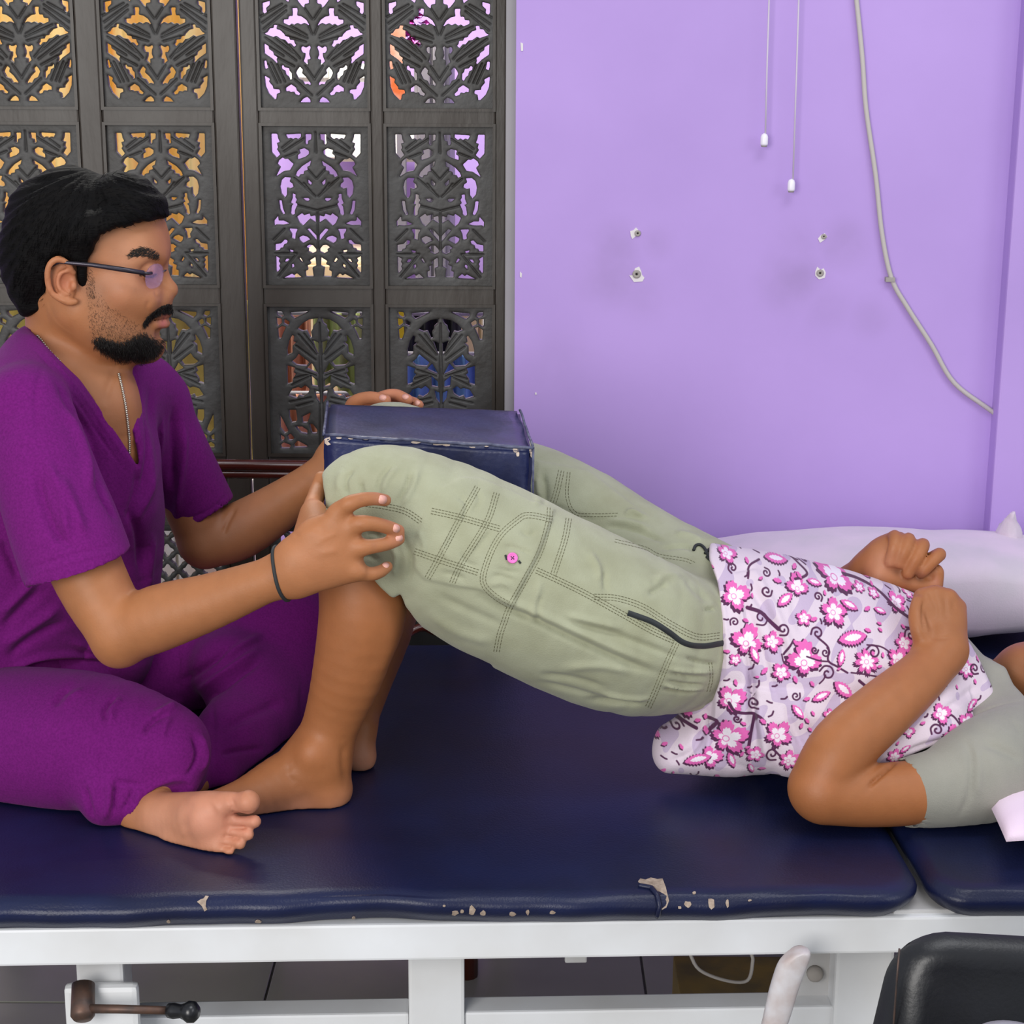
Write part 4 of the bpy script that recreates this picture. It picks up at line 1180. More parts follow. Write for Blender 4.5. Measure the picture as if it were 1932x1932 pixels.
fb.chain([(301, 498, YH, 8.5), (310, 520, YH, 9.5), (321, 541, YH, 11)], 0.010)
fb.ell(323, 549, YH, 12, 11, 12, 0.008)
for s in (-1, 1):
    fb.ell(310, 556, YH + s * .0095, 11.5, 9.5, 9, 0.007)
    fb.ell(315, 564, YH + s * .0075, 6, 4.0, 5, 0.002, op='cut')
fb.chain([(304, 570, YH - .012, 14), (308, 572, YH, 15), (304, 570, YH + .012, 14)], 0.012)
fb.chain([(296, 592, YH - .018, 9), (311, 590, YH - .006, 11), (313, 590, YH, 11), (311, 590, YH + .006, 11), (296, 592, YH + .018, 9)], 0.008)
fb.chain([(294, 612, YH - .017, 8), (307, 611, YH - .006, 11.5), (309, 611, YH, 12), (307, 611, YH + .006, 11.5), (294, 612, YH + .017, 8)], 0.006)
fb.chain([(290, 603, YH - .021, 2.2), (316, 601.5, YH - .004, 2.2), (322, 602, YH, 2.2), (316, 601.5, YH + .004, 2.2), (290, 603, YH + .021, 2.2)], 0.003, op='cut')
fb.chain([(300, 632, YH - .01, 6), (310, 631, YH, 6), (300, 632, YH + .01, 6)], 0.012, op='cut')
# near and far ears
for s in (-1, 1):
    ye = YH + s * 0.0715
    fb.ell(118, 531, ye, 27, 40, 10, 0.006)
    fb.chain([(139, 514, ye + s * .004, 5), (126, 496, ye + s * .010, 6), (107, 489, ye + s * .013, 6.5), (93, 502, ye + s * .014, 6.5), (90, 525, ye + s * .012, 6.5), (96, 550, ye + s * .010, 6), (113, 564, ye + s * .008, 6.5), (131, 570, ye + s * .006, 8), (143, 569, ye + s * .004, 6)], 0.003)
    fb.chain([(126, 511, ye + s * .008, 4.5), (113, 517, ye + s * .009, 5), (109, 535, ye + s * .009, 5), (118, 552, ye + s * .008, 5), (128, 556, ye + s * .007, 4)], 0.003)
    fb.ell(126, 534, ye + s * .008, 11, 14, 10, 0.003, op='cut')
    fb.ell(101, 522, ye + s * .013, 4, 20, 4, 0.003, op='cut')
    fb.ell(139, 540, ye + s * .005, 6, 9, 6, 0.004)
# throat
fb.chain([(212, 672, YH, 26), (204, 700, YH, 26), (214, 760, YH - .02, 34)], 0.02)
fb.chain([(196, 760, .41, 50), (226, 850, .41, 40), (222, 930, .42, 42)], 0.03)
fb.chain([(210, 800, .46, 50), (230, 880, .46, 40)], 0.03)
# far arm
fb.chain([(290, 752, .57, 50), (340, 900, .60, 52), (384, 1018, .605, 48)], 0.015)
fb.chain([(388, 1024, .605, 50), (455, 1000, .62, 54), (535, 950, .645, 45), (598, 902, .675, 36), (640, 862, .705, 34)], 0.008)
# far hand over the far knee, only its fingers are seen
fb.chain([(632, 866, .70, 36), (668, 815, .705, 40)], 0.012, (0.3, 1, 0), 0.6)
for ch in ([(650, 830, .70, 17), (662, 776, .705, 15.5), (672, 757, .69, 13), (700, 750, .68, 12), (728, 755, .67, 10.5)],
           [(664, 825, .715, 17), (695, 768, .72, 14), (720, 750, .705, 12), (746, 745, .70, 11.5), (770, 754, .685, 10)],
           [(676, 830, .72, 16), (720, 782, .725, 13), (748, 757, .715, 11), (774, 757, .705, 10), (791, 764, .69, 9)],
           [(676, 850, .72, 15), (730, 812, .728, 12), (770, 790, .722, 10), (792, 790, .71, 9)]):
    fb.chain(ch, 0.004)
fb.chain([(610, 905, .665, 19), (607, 925, .64, 16), (603, 945, .62, 14)], 0.006)
# near arm
fb.chain([(62, 762, .27, 58), (105, 930, .225, 73), (170, 1090, .185, 68), (226, 1190, .165, 60)], 0.02)
fb.chain([(232, 1194, .165, 58), (300, 1166, .155, 63), (400, 1134, .14, 53), (490, 1100, .125, 43), (552, 1076, .118, 39)], 0.010)
fb.ell(222, 1228, .165, 26, 22, 26, 0.02)
# near hand spread over the outside of the near knee
fb.chain([(548, 1078, .118, 38), (590, 1052, .114, 44), (622, 1036, .112, 42)], 0.015, (0, 1, 0), 0.62)
fb.chain([(566, 1094, .118, 24), (620, 1084, .113, 21), (664, 1078, .112, 16)], 0.02)
pal = [(590, 1046, .113)]
for (u, v, r0, r1) in ((640, 966, 27, 17), (655, 1000, 26, 17), (655, 1037, 25, 16), (655, 1068, 25, 15)):
    fb.chain([(566, 1058, .114, 26), ((u + 566) / 2 + 4, (v + 1058) / 2, .111, r0), (u, v, .110, r1)], 0.016, (0, 1, 0), 0.72)
near_f = [[(636, 968, .110, 15.5), (658, 951, .107, 14), (682, 943, .107, 13), (706, 941, .115, 12), (727, 944, .124, 10.8)],
          [(652, 1002, .110, 15.5), (678, 989, .106, 14.5), (702, 988, .106, 13.4), (730, 994, .113, 12.4), (752, 1001, .124, 10.8)],
          [(652, 1038, .110, 15), (680, 1034, .106, 14), (708, 1030, .107, 13), (734, 1025, .115, 11.8), (753, 1018, .125, 10.2)],
          [(652, 1068, .112, 15), (676, 1080, .110, 13.5), (700, 1083, .112, 12.6), (718, 1078, .120, 11.4), (731, 1069, .129, 9.8)]]
for ch in near_f: fb.chain([(a, b, c, d + 1.0) for a, b, c, d in ch], 0.006)
for (u, v) in ((659, 952), (680, 988), (683, 1033), (678, 1080)): fb.ell(u, v - 1, .102, 9, 7, 5, 0.010)
fb.chain([(596, 1010, .118, 28), (596, 965, .19, 20)], 0.015)
fb.chain([(572, 1030, .130, 26), (582, 985, .175, 21), (591, 950, .215, 17), (601, 925, .245, 17), (607, 903, .255, 15)], 0.012)
# legs inside the trousers, and the bare foot tucked under, sole to the camera
fb.chain([(40, 1360, .36, 110), (180, 1400, .26, 95), (305, 1420, .22, 78)], 0.02)
fb.chain([(300, 1440, .24, 55), (120, 1470, .36, 45)], 0.02)
fb.chain([(120, 1300, .55, 105), (350, 1240, .58, 90), (545, 1190, .60, 66)], 0.02)
fb.chain([(545, 1200, .60, 60), (430, 1400, .38, 50), (300, 1510, .20, 42), (262, 1535, .175, 38)], 0.02)
ft = [(252, 1545, .175, 30), (290, 1560, .155, 34), (340, 1562, .135, 42), (385, 1552, .115, 50)]
fb.chain(ft, 0.012, (0.25, 1, 0.2), 0.7)
fb.chain([(300, 1530, .16, 34), (360, 1520, .14, 26), (405, 1518, .12, 24), (438, 1514, .105, 20)], 0.016)
fb.chain([(330, 1588, .13, 18), (388, 1600, .11, 18), (412, 1600, .102, 15)], 0.014)
for ch in ([(426, 1516, .108, 20), (446, 1514, .104, 17), (468, 1513, .098, 23)], [(430, 1548, .108, 14), (458, 1549, .102, 9.5), (480, 1550, .098, 13)],
           [(424, 1567, .106, 13), (448, 1571, .101, 9), (468, 1574, .096, 12)], [(418, 1584, .104, 12), (437, 1589, .10, 8.5), (453, 1592, .094, 11.2)],
           [(408, 1598, .102, 11), (421, 1605, .098, 8), (433, 1609, .093, 10.6)]):
    fb.chain(ch, 0.004)
fb.above(BZ + 0.0006)
Vb_, Qb_ = fb.mesh('b'); del fb
Vb_ = smooth(Vb_, Qb_, 1, 0.5)
Vb_ = folds(Vb_, Qb_, [([(446, 955), (430, 985), (420, 1012)], 4, -0.003), ([(560, 1010), (600, 1000)], 10, 0.001), ([(600, 1020), (640, 1002)], 6, 0.0012), ([(600, 1045), (640, 1038)], 6, 0.0010),
    ([(358, 1500), (352, 1530), (345, 1575)], 12, -0.0025), ([(395, 1500), (415, 1535), (418, 1575)], 6, 0.0015), ([(430, 1533), (432, 1560), (420, 1590)], 3.5, -0.002),
    ([(226, 690), (205, 730), (196, 770)], 9, -0.002), ([(262, 1108), (238, 1122)], 5, -0.0015), ([(267, 518), (282, 520), (292, 517)], 2.2, -0.0012),
    ([(434, 1533), (452, 1536), (472, 1535)], 2.5, -0.003), ([(430, 1560), (450, 1561), (468, 1562)], 2.2, -0.0025), ([(426, 1578), (440, 1580), (456, 1583)], 2.2, -0.0025), ([(416, 1594), (428, 1596), (440, 1599)], 2.0, -0.0025), ([(432, 1500), (440, 1520), (436, 1530)], 4, -0.002), ([(283, 566), (277, 580), (280, 594)], 4, -0.001), ([(293, 548), (295, 558), (304, 563)], 2.5, -0.0012)])
base_s = (180, 121, 80)
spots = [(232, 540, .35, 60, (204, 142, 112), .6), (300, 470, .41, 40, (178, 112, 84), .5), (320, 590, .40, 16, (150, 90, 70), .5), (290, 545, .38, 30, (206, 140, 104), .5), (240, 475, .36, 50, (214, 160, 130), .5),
    (309, 611, .405, 12, (206, 120, 118), .95), (313, 593, .405, 8, (168, 92, 88), .8), (312, 565, .405, 5, (60, 34, 28), .9), (296, 602, .40, 5, (90, 48, 42), .8), (308, 602, .404, 4, (80, 40, 38), .8), (318, 602, .41, 4, (80, 40, 38), .8), (276, 514, .385, 7, (96, 60, 44), .5), (300, 560, .40, 5, (150, 92, 68), .6), (118, 528, .34, 34, (206, 134, 106), .6), (120, 535, .35, 12, (160, 84, 64), .6),  # small dark spots paint shade into nostril, mouth line and lid crease
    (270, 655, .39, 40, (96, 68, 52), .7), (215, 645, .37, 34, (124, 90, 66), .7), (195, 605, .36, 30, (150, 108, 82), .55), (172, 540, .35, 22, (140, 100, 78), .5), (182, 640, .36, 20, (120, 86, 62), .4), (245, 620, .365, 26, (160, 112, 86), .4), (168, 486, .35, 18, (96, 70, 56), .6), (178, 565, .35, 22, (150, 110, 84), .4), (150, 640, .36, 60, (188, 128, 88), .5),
    (235, 800, .36, 60, (176, 122, 94), .6), (300, 588, .39, 22, (120, 76, 58), .4), (277, 517, .385, 10, (140, 88, 66), .6),
    (380, 1550, .10, 80, (226, 160, 134), .9), (300, 1560, .13, 60, (222, 160, 132), .8), (350, 1540, .12, 16, (170, 130, 110), .5), (465, 1540, .10, 60, (228, 158, 134), .8),
    (600, 920, .2, 30, (232, 158, 120), .7), (740, 750, .70, 60, (222, 150, 122), .7), (600, 1040, .11, 70, (200, 136, 98), .4), (745, 1010, .12, 24, (206, 136, 106), .6), (720, 945, .11, 18, (214, 148, 122), .4),
    (680, 988, .10, 7, (158, 104, 76), .5), (681, 941, .10, 6, (158, 104, 76), .4), (705, 1030, .10, 6, (164, 108, 80), .4), (450, 970, .6, 70, (176, 118, 88), .4), (400, 1000, .6, 60, (168, 116, 86), .4)]
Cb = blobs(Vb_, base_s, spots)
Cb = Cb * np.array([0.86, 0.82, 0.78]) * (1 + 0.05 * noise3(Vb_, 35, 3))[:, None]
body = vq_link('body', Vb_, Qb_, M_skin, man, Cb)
tb = bvh(Vb_, Qb_)
# nails of the near hand and of the far finger tips
def nail(u, v, du, dv, ln, wd, parent, tree):
    h, n = hit(tree, u, v, 0.0002)
    if h is None: return
    h2, n2 = hit(tree, u + du, v + dv, 0.0002)
    d = (h2 - h) if h2 is not None else Vector((1, 0, 0)); d = (d - n * d.dot(n)).normalized(); s = n.cross(d)
    bm = bmesh.new(); k = 14; top = []; c = bm.verts.new(h + n * 0.0009)
    for i in range(k):
        a = 2 * math.pi * i / k; x = math.copysign(abs(math.cos(a)) ** 0.8, math.cos(a)) * ln; y = math.copysign(abs(math.sin(a)) ** 0.8, math.sin(a)) * wd
        top.append(bm.verts.new(h + d * x + s * y + n * (0.0005 - 60 * y * y)))
    bot = [bm.verts.new(v_.co - n * 0.0015) for v_ in top]
    for i in range(k):
        j = (i + 1) % k; bm.faces.new((top[i], top[j], c)); bm.faces.new((top[j], top[i], bot[i], bot[j]))
    bm_link('fingernail', bm, M_nail, parent, True)
for q in ((722, 943, 6, 1, .0052, .0046), (748, 997, 6, 2, .0048, .0042), (753, 1016, 5, -2, .0045, .0040), (728, 1066, 4, -3, .0038, .0034), (722, 750, 6, 2, .005, .0042), (765, 748, 6, 4, .0048, .004), (787, 760, 5, 4, .0042, .0036)):
    nail(*q, man, tb)

# ---- scrub top
ft_ = Field((-0.86, 0.06, BZ + 0.02), (-0.06, 0.82, 1.22), 0.0026)
ft_.chain([(10, 1330, .43, 212), (30, 1200, .43, 205), (90, 1000, .43, 222), (108, 880, .43, 228), (122, 775, .43, 172)], 0.03, T_d, 0.68)
ft_.chain([(170, 1000, .47, 130), (195, 1130, .48, 100), (180, 1220, .48, 110)], 0.04)
ft_.chain([(128, 706, .43, 70), (44, 760, .285, 70), (20, 800, .27, 70)], 0.04); ft_.chain([(150, 708, .43, 80), (262, 728, .53, 66), (292, 758, .57, 66)], 0.03)
ft_.chain([(98, 686, .42, 50), (30, 746, .33, 54)], 0.04)
ft_.chain([(190, 770, .415, 60), (232, 856, .412, 53), (232, 950, .42, 58)], 0.03); ft_.chain([(206, 800, .465, 60), (234, 880, .462, 53), (230, 960, .46, 50)], 0.03)
# sleeves
ft_.chain([(58, 770, .268, 78), (90, 900, .228, 98), (144, 1062, .185, 104), (160, 1110, .178, 107)], 0.018)
ft_.chain([(288, 760, .57, 68), (345, 890, .60, 66), (396, 990, .62, 62), (420, 1050, .62, 62)], 0.015)
def px2w(u, v, Y): return np.array(P(u, v, Y))
def cuff(f, a, b, Yc, thick_chain, reach):
    """cut the sleeve off along the photo line a-b and hollow it"""
    pa = px2w(*a, Yc); pb = px2w(*b, Yc); ab = pb - pa
    nrm = np.cross(ab, np.array([0, 1.0, 0])); 
    tip = px2w(*reach, Yc)
    if (tip - pa) @ nrm < 0: nrm = -nrm
    c = (pa + pb) / 2; m = 0.17
    lo = c - m; hi = c + m
    lo[1] = Yc - 0.13; hi[1] = Yc + 0.13
    return c, nrm / np.linalg.norm(nrm), lo, hi
c, n_, lo, hi = cuff(ft_, (40, 1092), (236, 1038), .19, None, (180, 1150))
tip = px2w(190, 1150, .17)
lo2 = np.minimum(c, tip) - np.array([.085, .1, .04]); hi2 = np.maximum(c, tip) + np.array([.085, .1, .045])
# only what belongs to the sleeve (in front of the belly) is cut
lo2[1] = 0.06; hi2[1] = 0.275
hollow = [(58, 770, .268, 66), (90, 900, .228, 88), (148, 1062, .185, 91), (185, 1160, .175, 91)]
sl_cut = ft_.sub(lo2, hi2)
ft_.halfspace(c, n_, lo2, hi2)
g0 = ft_.a.copy()
ft_.chain([(125, 1000, .197, 84), (150, 1075, .183, 94), (176, 1150, .172, 100)], 0.0, op='cut')
c2, n2_, _, _ = cuff(ft_, (342, 996), (438, 942), .61, None, (430, 1050))
c2[1] = .60; ft_.halfspace(c2, n2_, c2 + np.array([-.095, -.065, -.12]), c2 + np.array([.13, .15, .08]))
lo3 = px2w(345, 996, .61)
ft_.chain([(374, 940, .608, 50), (400, 985, .615, 53), (430, 1050, .62, 52)], 0.0, op='cut')
# neck opening
vneck = [(58, 626), (100, 668), (148, 716), (196, 782), (232, 838), (263, 884), (258, 842), (246, 790), (232, 742), (222, 706), (240, 668), (236, 610), (140, 560), (50, 560)]
ft_.prism(vneck, 0.60)
ft_.above(BZ + 0.024)
Vt, Qt = ft_.mesh('t'); del ft_, g0
Vt = smooth(Vt, Qt, 2, 0.5)
Vt = Vt + vnormals(Vt, Qt) * (0.0022 * noise3(Vt, 22, 9))[:, None]
G = -0.007; R = 0.006
Vt = folds(Vt, Qt, [([(84, 680), (70, 725), (68, 770), (72, 830)], 4, -0.0022), ([(100, 700), (145, 784), (173, 824), (190, 907), (194, 938)], 8, G), ([(120, 760), (160, 850), (172, 930)], 9, R), ([(182, 900), (196, 937), (222, 985)], 5, -0.006),
    ([(299, 760), (302, 830), (292, 900), (246, 1000)], 8, R), ([(285, 720), (284, 800), (282, 870), (262, 960)], 7, G), ([(330, 760), (326, 840), (322, 930)], 8, G), ([(345, 790), (346, 860), (338, 930), (332, 990)], 7, R),
    ([(64, 880), (98, 991), (145, 1040)], 10, G), ([(110, 890), (140, 960), (160, 1020)], 10, R), ([(85, 860), (118, 950), (128, 1030)], 9, R),
    ([(0, 1015), (20, 1060), (38, 1096)], 7, -0.006), ([(0, 1190), (40, 1150), (80, 1110)], 9, -0.006), ([(0, 1160), (30, 1130), (70, 1090)], 8, 0.006), ([(10, 1245), (60, 1205), (130, 1170)], 8, -0.006), ([(0, 1222), (60, 1180), (120, 1140)], 9, 0.006),
    ([(0, 1284), (60, 1245), (130, 1236), (200, 1243)], 6, 0.006), ([(0, 1298), (60, 1258), (140, 1250), (210, 1256)], 5, -0.007), ([(130, 1210), (180, 1225), (220, 1235)], 7, 0.004),
    ([(240, 960), (262, 1010), (268, 1090)], 8, G), ([(290, 1000), (282, 1060), (278, 1120)], 7, R), ([(330, 1000), (320, 1040), (300, 1090)], 6, -0.004), ([(262, 884), (256, 930), (240, 990)], 8, -0.005),
    ([(40, 1090), (130, 1062), (236, 1036)], 2.2, 0.0012), ([(37, 1076), (130, 1048), (230, 1023)], 2.0, -0.0014), ([(345, 994), (400, 972), (437, 942)], 2.2, 0.001), ([(340, 985), (395, 962), (430, 932)], 2, -0.0012),
    ([(62, 640), (110, 690), (160, 752), (210, 826), (248, 880)], 3, 0.0015), ([(54, 648), (100, 698), (150, 762), (200, 840), (236, 888)], 2.5, -0.0022), ([(238, 690), (252, 760), (270, 850)], 3, 0.0015), ([(250, 682), (268, 760), (286, 852)], 3, -0.0025)])
top = vq_link('scrub_top', Vt, Qt, M_scrub, man)
tt = bvh(Vt, Qt)

# ---- scrub trousers
fp = Field((-0.84, 0.04, BZ - 0.002), (-0.10, 0.80, 0.92), 0.0026)
fp.chain([(20, 1330, .44, 205), (60, 1300, .45, 180)], 0.03)
fp.chain([(-140, 1392, .36, 140), (40, 1396, .29, 136), (180, 1402, .245, 130), (300, 1412, .222, 92), (318, 1416, .222, 74)], 0.02)
fp.chain([(330, 1446, .235, 54), (250, 1478, .20, 62), (205, 1492, .185, 60)], 0.02)
fp.chain([(205, 1520, .18, 34), (300, 1512, .18, 34), (340, 1480, .19, 30)], 0.02)
fp.chain([(90, 1290, .55, 130), (330, 1245, .58, 120), (520, 1195, .60, 92), (556, 1192, .60, 84)], 0.02)
fp.chain([(556, 1205, .60, 86), (520, 1300, .52, 84), (464, 1390, .41, 70), (424, 1440, .34, 52), (408, 1466, .30, 42)], 0.02)
fp.chain([(440, 1395, .39, 68), (375, 1446, .31, 60), (335, 1478, .255, 50)], 0.02)
fp.chain([(430, 1260, .50, 70), (470, 1330, .46, 70), (430, 1400, .38, 56)], 0.03)
fp.chain([(260, 1532, .172, 26), (330, 1500, .165, 24), (385, 1492, .17, 18)], 0.0, op='cut')
fp.above(BZ + 0.0008)
Vp, Qp = fp.mesh('p'); del fp
Vp = smooth(Vp, Qp, 2, 0.5)
Vp = Vp + vnormals(Vp, Qp) * (0.0022 * noise3(Vp, 20, 5))[:, None]
Vp = folds(Vp, Qp, [([(102, 1334), (115, 1312), (134, 1296)], 5, -0.004), ([(118, 1336), (135, 1315), (160, 1300)], 5, 0.003), ([(200, 1364), (198, 1338), (220, 1312)], 4, -0.005), ([(212, 1366), (212, 1338), (232, 1316)], 6, 0.004),
    ([(268, 1388), (286, 1364), (316, 1345)], 4, -0.006), ([(290, 1352), (314, 1340), (334, 1330)], 7, 0.008), ([(304, 1395), (312, 1372), (322, 1352)], 4, 0.004), ([(196, 1404), (187, 1442), (188, 1490), (192, 1520)], 2.2, -0.0025),
    ([(206, 1470), (206, 1510), (194, 1552)], 6, 0.006), ([(222, 1470), (216, 1510), (214, 1540)], 4, -0.005), ([(158, 1480), (166, 1510), (176, 1545)], 5, -0.004), ([(262, 1492), (258, 1515), (240, 1538)], 4, 0.005), ([(252, 1490), (244, 1510), (232, 1530)], 4, -0.004),
    ([(215, 1472), (240, 1478), (266, 1480)], 4, -0.003), ([(362, 1385), (373, 1420), (364, 1450), (346, 1466)], 4, -0.005), ([(376, 1380), (388, 1425), (378, 1462)], 5, 0.005), ([(400, 1320), (404, 1380), (402, 1440)], 4, -0.003),
    ([(340, 1290), (380, 1262), (440, 1222)], 7, -0.008), ([(366, 1310), (420, 1272), (494, 1222)], 7, 0.007), ([(380, 1330), (430, 1288), (500, 1240)], 7, -0.007), ([(404, 1252), (450, 1222), (500, 1196)], 7, 0.006), ([(412, 1424), (450, 1416), (500, 1412)], 5, -0.004), ([(416, 1378), (470, 1350), (540, 1320)], 10, -0.005), ([(60, 1372), (150, 1378)], 26, 0.003)])
vq_link('scrub_trousers', Vp, Qp, M_scrub, man)

# ---- hair
fh = Field((-0.64, 0.29, 1.06), (-0.33, 0.55, 1.34), 0.0022)
fh.ell(152, 462, YH, 144, 124, 122, 0.015)
fh.ell(136, 436, YH, 120, 108, 118, 0.02)
fh.chain([(92, 404, YH, 70), (126, 378, YH, 64), (142, 376, YH, 58)], 0.010)
fh.chain([(200, 396, YH, 62), (234, 390, YH, 62), (270, 400, YH, 46)], 0.004, (0, 1, 0), 1.35)
fh.chain([(222, 364, YH - .02, 38), (262, 376, YH - .02, 34), (302, 396, YH - .02, 18)], 0.01, (0, 1, 0), 1.6)
fh.chain([(70, 480, YH, 58), (70, 530, YH, 56), (88, 562, YH, 46)], 0.02, (0, 1, 0), 1.55)
fh.chain([(66, 556, YH, 24), (72, 582, YH, 22)], 0.02, (0, 1, 0), 2.2)
fh.chain([(140, 466, YH - .058, 30), (156, 490, YH - .064, 14), (162, 512, YH - .064, 6)], 0.015)
fh.chain([(150, 440, YH - .072, 28), (190, 424, YH - .072, 26), (232, 410, YH - .062, 22), (270, 402, YH - .045, 18)], 0.02)
fh.chain([(140, 470, YH + .056, 32), (158, 500, YH + .062, 17), (166, 530, YH + .060, 8)], 0.015)
# hairline: trim hair off forehead, temple, ear and neck
face = [(330, 418), (300, 414), (262, 424), (230, 430), (202, 436), (188, 450), (176, 468), (168, 490), (166, 516), (166, 560), (150, 560), (146, 500), (122, 488), (100, 482), (88, 494), (84, 530), (92, 560), (96, 578), (82, 592), (60, 598), (40, 640), (420, 640), (420, 418)]
fh.prism(face, YH + 0.03, 0.006)
face2 = [(360, 418), (300, 414), (262, 426), (215, 440), (200, 500), (190, 640), (420, 640)]
fh.prism(face2, YH + 0.2, 0.006)
fh.prism([(0, 596), (60, 596), (100, 578), (200, 578), (200, 700), (0, 700)], YH + 0.2, 0.004)
Vh_, Qh_ = fh.mesh('h'); del fh
Vh_ = smooth(Vh_, Qh_, 1, 0.5)
N_ = vnormals(Vh_, Qh_)
uvh = project(Vh_)
cen_h = np.array(P(176, 330, YH))
ang = np.arctan2(uvh[:, 1] - 318, uvh[:, 0] - 182)
rad_ = np.hypot(uvh[:, 1] - 318, uvh[:, 0] - 182)
st_ = np.sin(ang * 60 + rad_ * 0.03 + 4 * np.sin(ang * 5) + Vh_[:, 1] * 60) * 0.0007 + np.sin(ang * 23 + rad_ * 0.05 + Vh_[:, 1] * 40) * 0.0010 + noise3(Vh_, 60, 4) * 0.0008
Vh_ = Vh_ + N_ * (st_ * np.clip(rad_ / 70, 0, 1))[:, None]
hair = vq_link('hair', Vh_, Qh_, M_hair, man)
th = bvh(Vh_, Qh_)
r0 = random.Random(5)
def hd(u, v):
    dx, dy = u - 180, v - 318
    if u > 172 and v < 440: return (0.95, 0, 0.35 - (u - 172) / 130)
    return (-0.55 + (u - 20) / 400, 0.0, -0.9)
strands('hair_strands', th, inpoly([(14, 470), (30, 390), (80, 330), (140, 314), (172, 332), (224, 326), (285, 350), (318, 392), (312, 410), (200, 440), (178, 480), (150, 505), (90, 490), (90, 575), (60, 592), (30, 545)], 1700, 3), M_hair, hair, 0.013, 0.00024, hd, lift=0.10, jitter=0.15)
# sideburn, stubble, beard, moustache, brow
def down(u, v): return (0.35, 0, -1)
beard_poly = [(172, 640), (190, 630), (215, 640), (236, 640), (256, 628), (274, 622), (288, 632), (300, 640), (308, 636), (311, 650), (304, 668), (284, 681), (262, 687), (244, 684), (222, 684), (198, 670), (180, 658)]
bu = inpoly(beard_poly, 3600, 8, lambda u, v: min(1, max(0.08, -float(poly_sd(np.array([[u, v]]), beard_poly)[0]) / 13.0)))
strands('beard', tb, bu, M_beard, man, 0.0085, 0.00027, lambda u, v: (0.25, -0.1, -1), lift=0.75, jitter=0.7, seed=2)
stub = [(158, 520), (170, 505), (178, 520), (182, 545), (200, 570), (224, 586), (248, 600), (262, 612), (270, 632), (250, 652), (215, 655), (178, 650), (168, 620), (164, 570)]
def sd(u, v): return min(1.0, 0.18 + 0.5 * max(0, (v - 560) / 90.0) + (0.7 if u < 178 and v < 560 else 0))
strands('stubble', tb, inpoly(stub, 5600, 12, sd), M_stub, man, 0.0036, 0.00015, down, lift=0.3, jitter=0.5, seed=3)
mou = [(270, 608), (278, 598), (290, 586), (304, 576), (318, 571), (328, 573), (331, 582), (326, 590), (316, 588), (304, 589), (292, 596), (282, 606), (274, 616)]
strands('moustache', tb, inpoly(mou, 1250, 9), M_beard, man, 0.0062, 0.00027, lambda u, v: (0.1 if u > 300 else -0.15, 0, -1), lift=0.5, jitter=0.5, seed=4)
brow_ = [(246, 482), (256, 471), (272, 466), (290, 469), (302, 475), (305, 487), (292, 485), (274, 481), (258, 483), (247, 488)]
strands('eyebrow', tb, inpoly(brow_, 1300, 10), M_beard, man, 0.006, 0.00027, lambda u, v: (-1, 0, -0.1), lift=0.18, jitter=0.3, seed=5)
lash = [(262, 514), (276, 519), (290, 517), (292, 521), (276, 524), (262, 518)]
strands('eyelash', tb, inpoly(lash, 160, 13), M_beard, man, 0.0045, 0.00024, lambda u, v: (1, 0, -0.35), lift=0.5, jitter=0.3, seed=6)

# ---- glasses
gl = bpy.data.objects.new('glasses', None); COL.objects.link(gl); gl.parent = man; gl.matrix_parent_inverse = Matrix.Translation(-man.location); gl.location = P(285, 515, .40)
def gchild(o): o.parent = gl; o.matrix_parent_inverse = Matrix.Translation(-gl.location); return o
yn = YH - 0.079
arm_p = [P(84, 512, YH - .071), P(96, 502, YH - .077), P(112, 494, YH - .083), P(130, 496, YH - .0835), P(175, 500, YH - .081), P(228, 508, YH - .078), P(272, 515, YH - .071)]
gchild(tube_obj('temple_arm', arm_p, [.0016, .002, .0021, .0022, .0027, .0031, .0028], M_metal, None, 8))
arm_f = [Vector((p.x, 2 * YH - p.y, p.z)) for p in arm_p]
gchild(tube_obj('temple_arm', arm_f, [.0012, .0015, .0016, .0017, .0021, .0024, .0022], M_metal, None, 8))
gchild(tube_obj('hinge', [P(270, 515, YH - .071), P(279, 516, YH - .066), P(286, 515, YH - .060)], .0018, M_metal, None, 8))
gchild(tube_obj('hinge', [P(270, 515, YH + .071), P(279, 516, YH + .066), P(286, 515, YH + .060)], .0018, M_metal, None, 8))
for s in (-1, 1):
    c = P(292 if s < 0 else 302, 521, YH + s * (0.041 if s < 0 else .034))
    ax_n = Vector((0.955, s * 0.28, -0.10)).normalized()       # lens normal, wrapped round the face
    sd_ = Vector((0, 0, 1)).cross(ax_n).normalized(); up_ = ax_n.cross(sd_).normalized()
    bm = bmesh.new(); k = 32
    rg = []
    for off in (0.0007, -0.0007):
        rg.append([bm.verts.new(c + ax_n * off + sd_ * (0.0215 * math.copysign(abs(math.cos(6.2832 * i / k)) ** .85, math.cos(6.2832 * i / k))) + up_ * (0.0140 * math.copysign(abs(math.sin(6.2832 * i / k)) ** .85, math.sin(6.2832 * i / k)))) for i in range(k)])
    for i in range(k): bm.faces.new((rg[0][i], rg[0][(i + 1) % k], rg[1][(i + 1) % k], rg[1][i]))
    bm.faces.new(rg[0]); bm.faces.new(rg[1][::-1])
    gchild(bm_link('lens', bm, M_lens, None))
gchild(tube_obj('bridge', [P(308, 512, YH - .012), P(316, 508, YH), P(308, 512, YH + .012)], .0011, M_metal, None, 8))

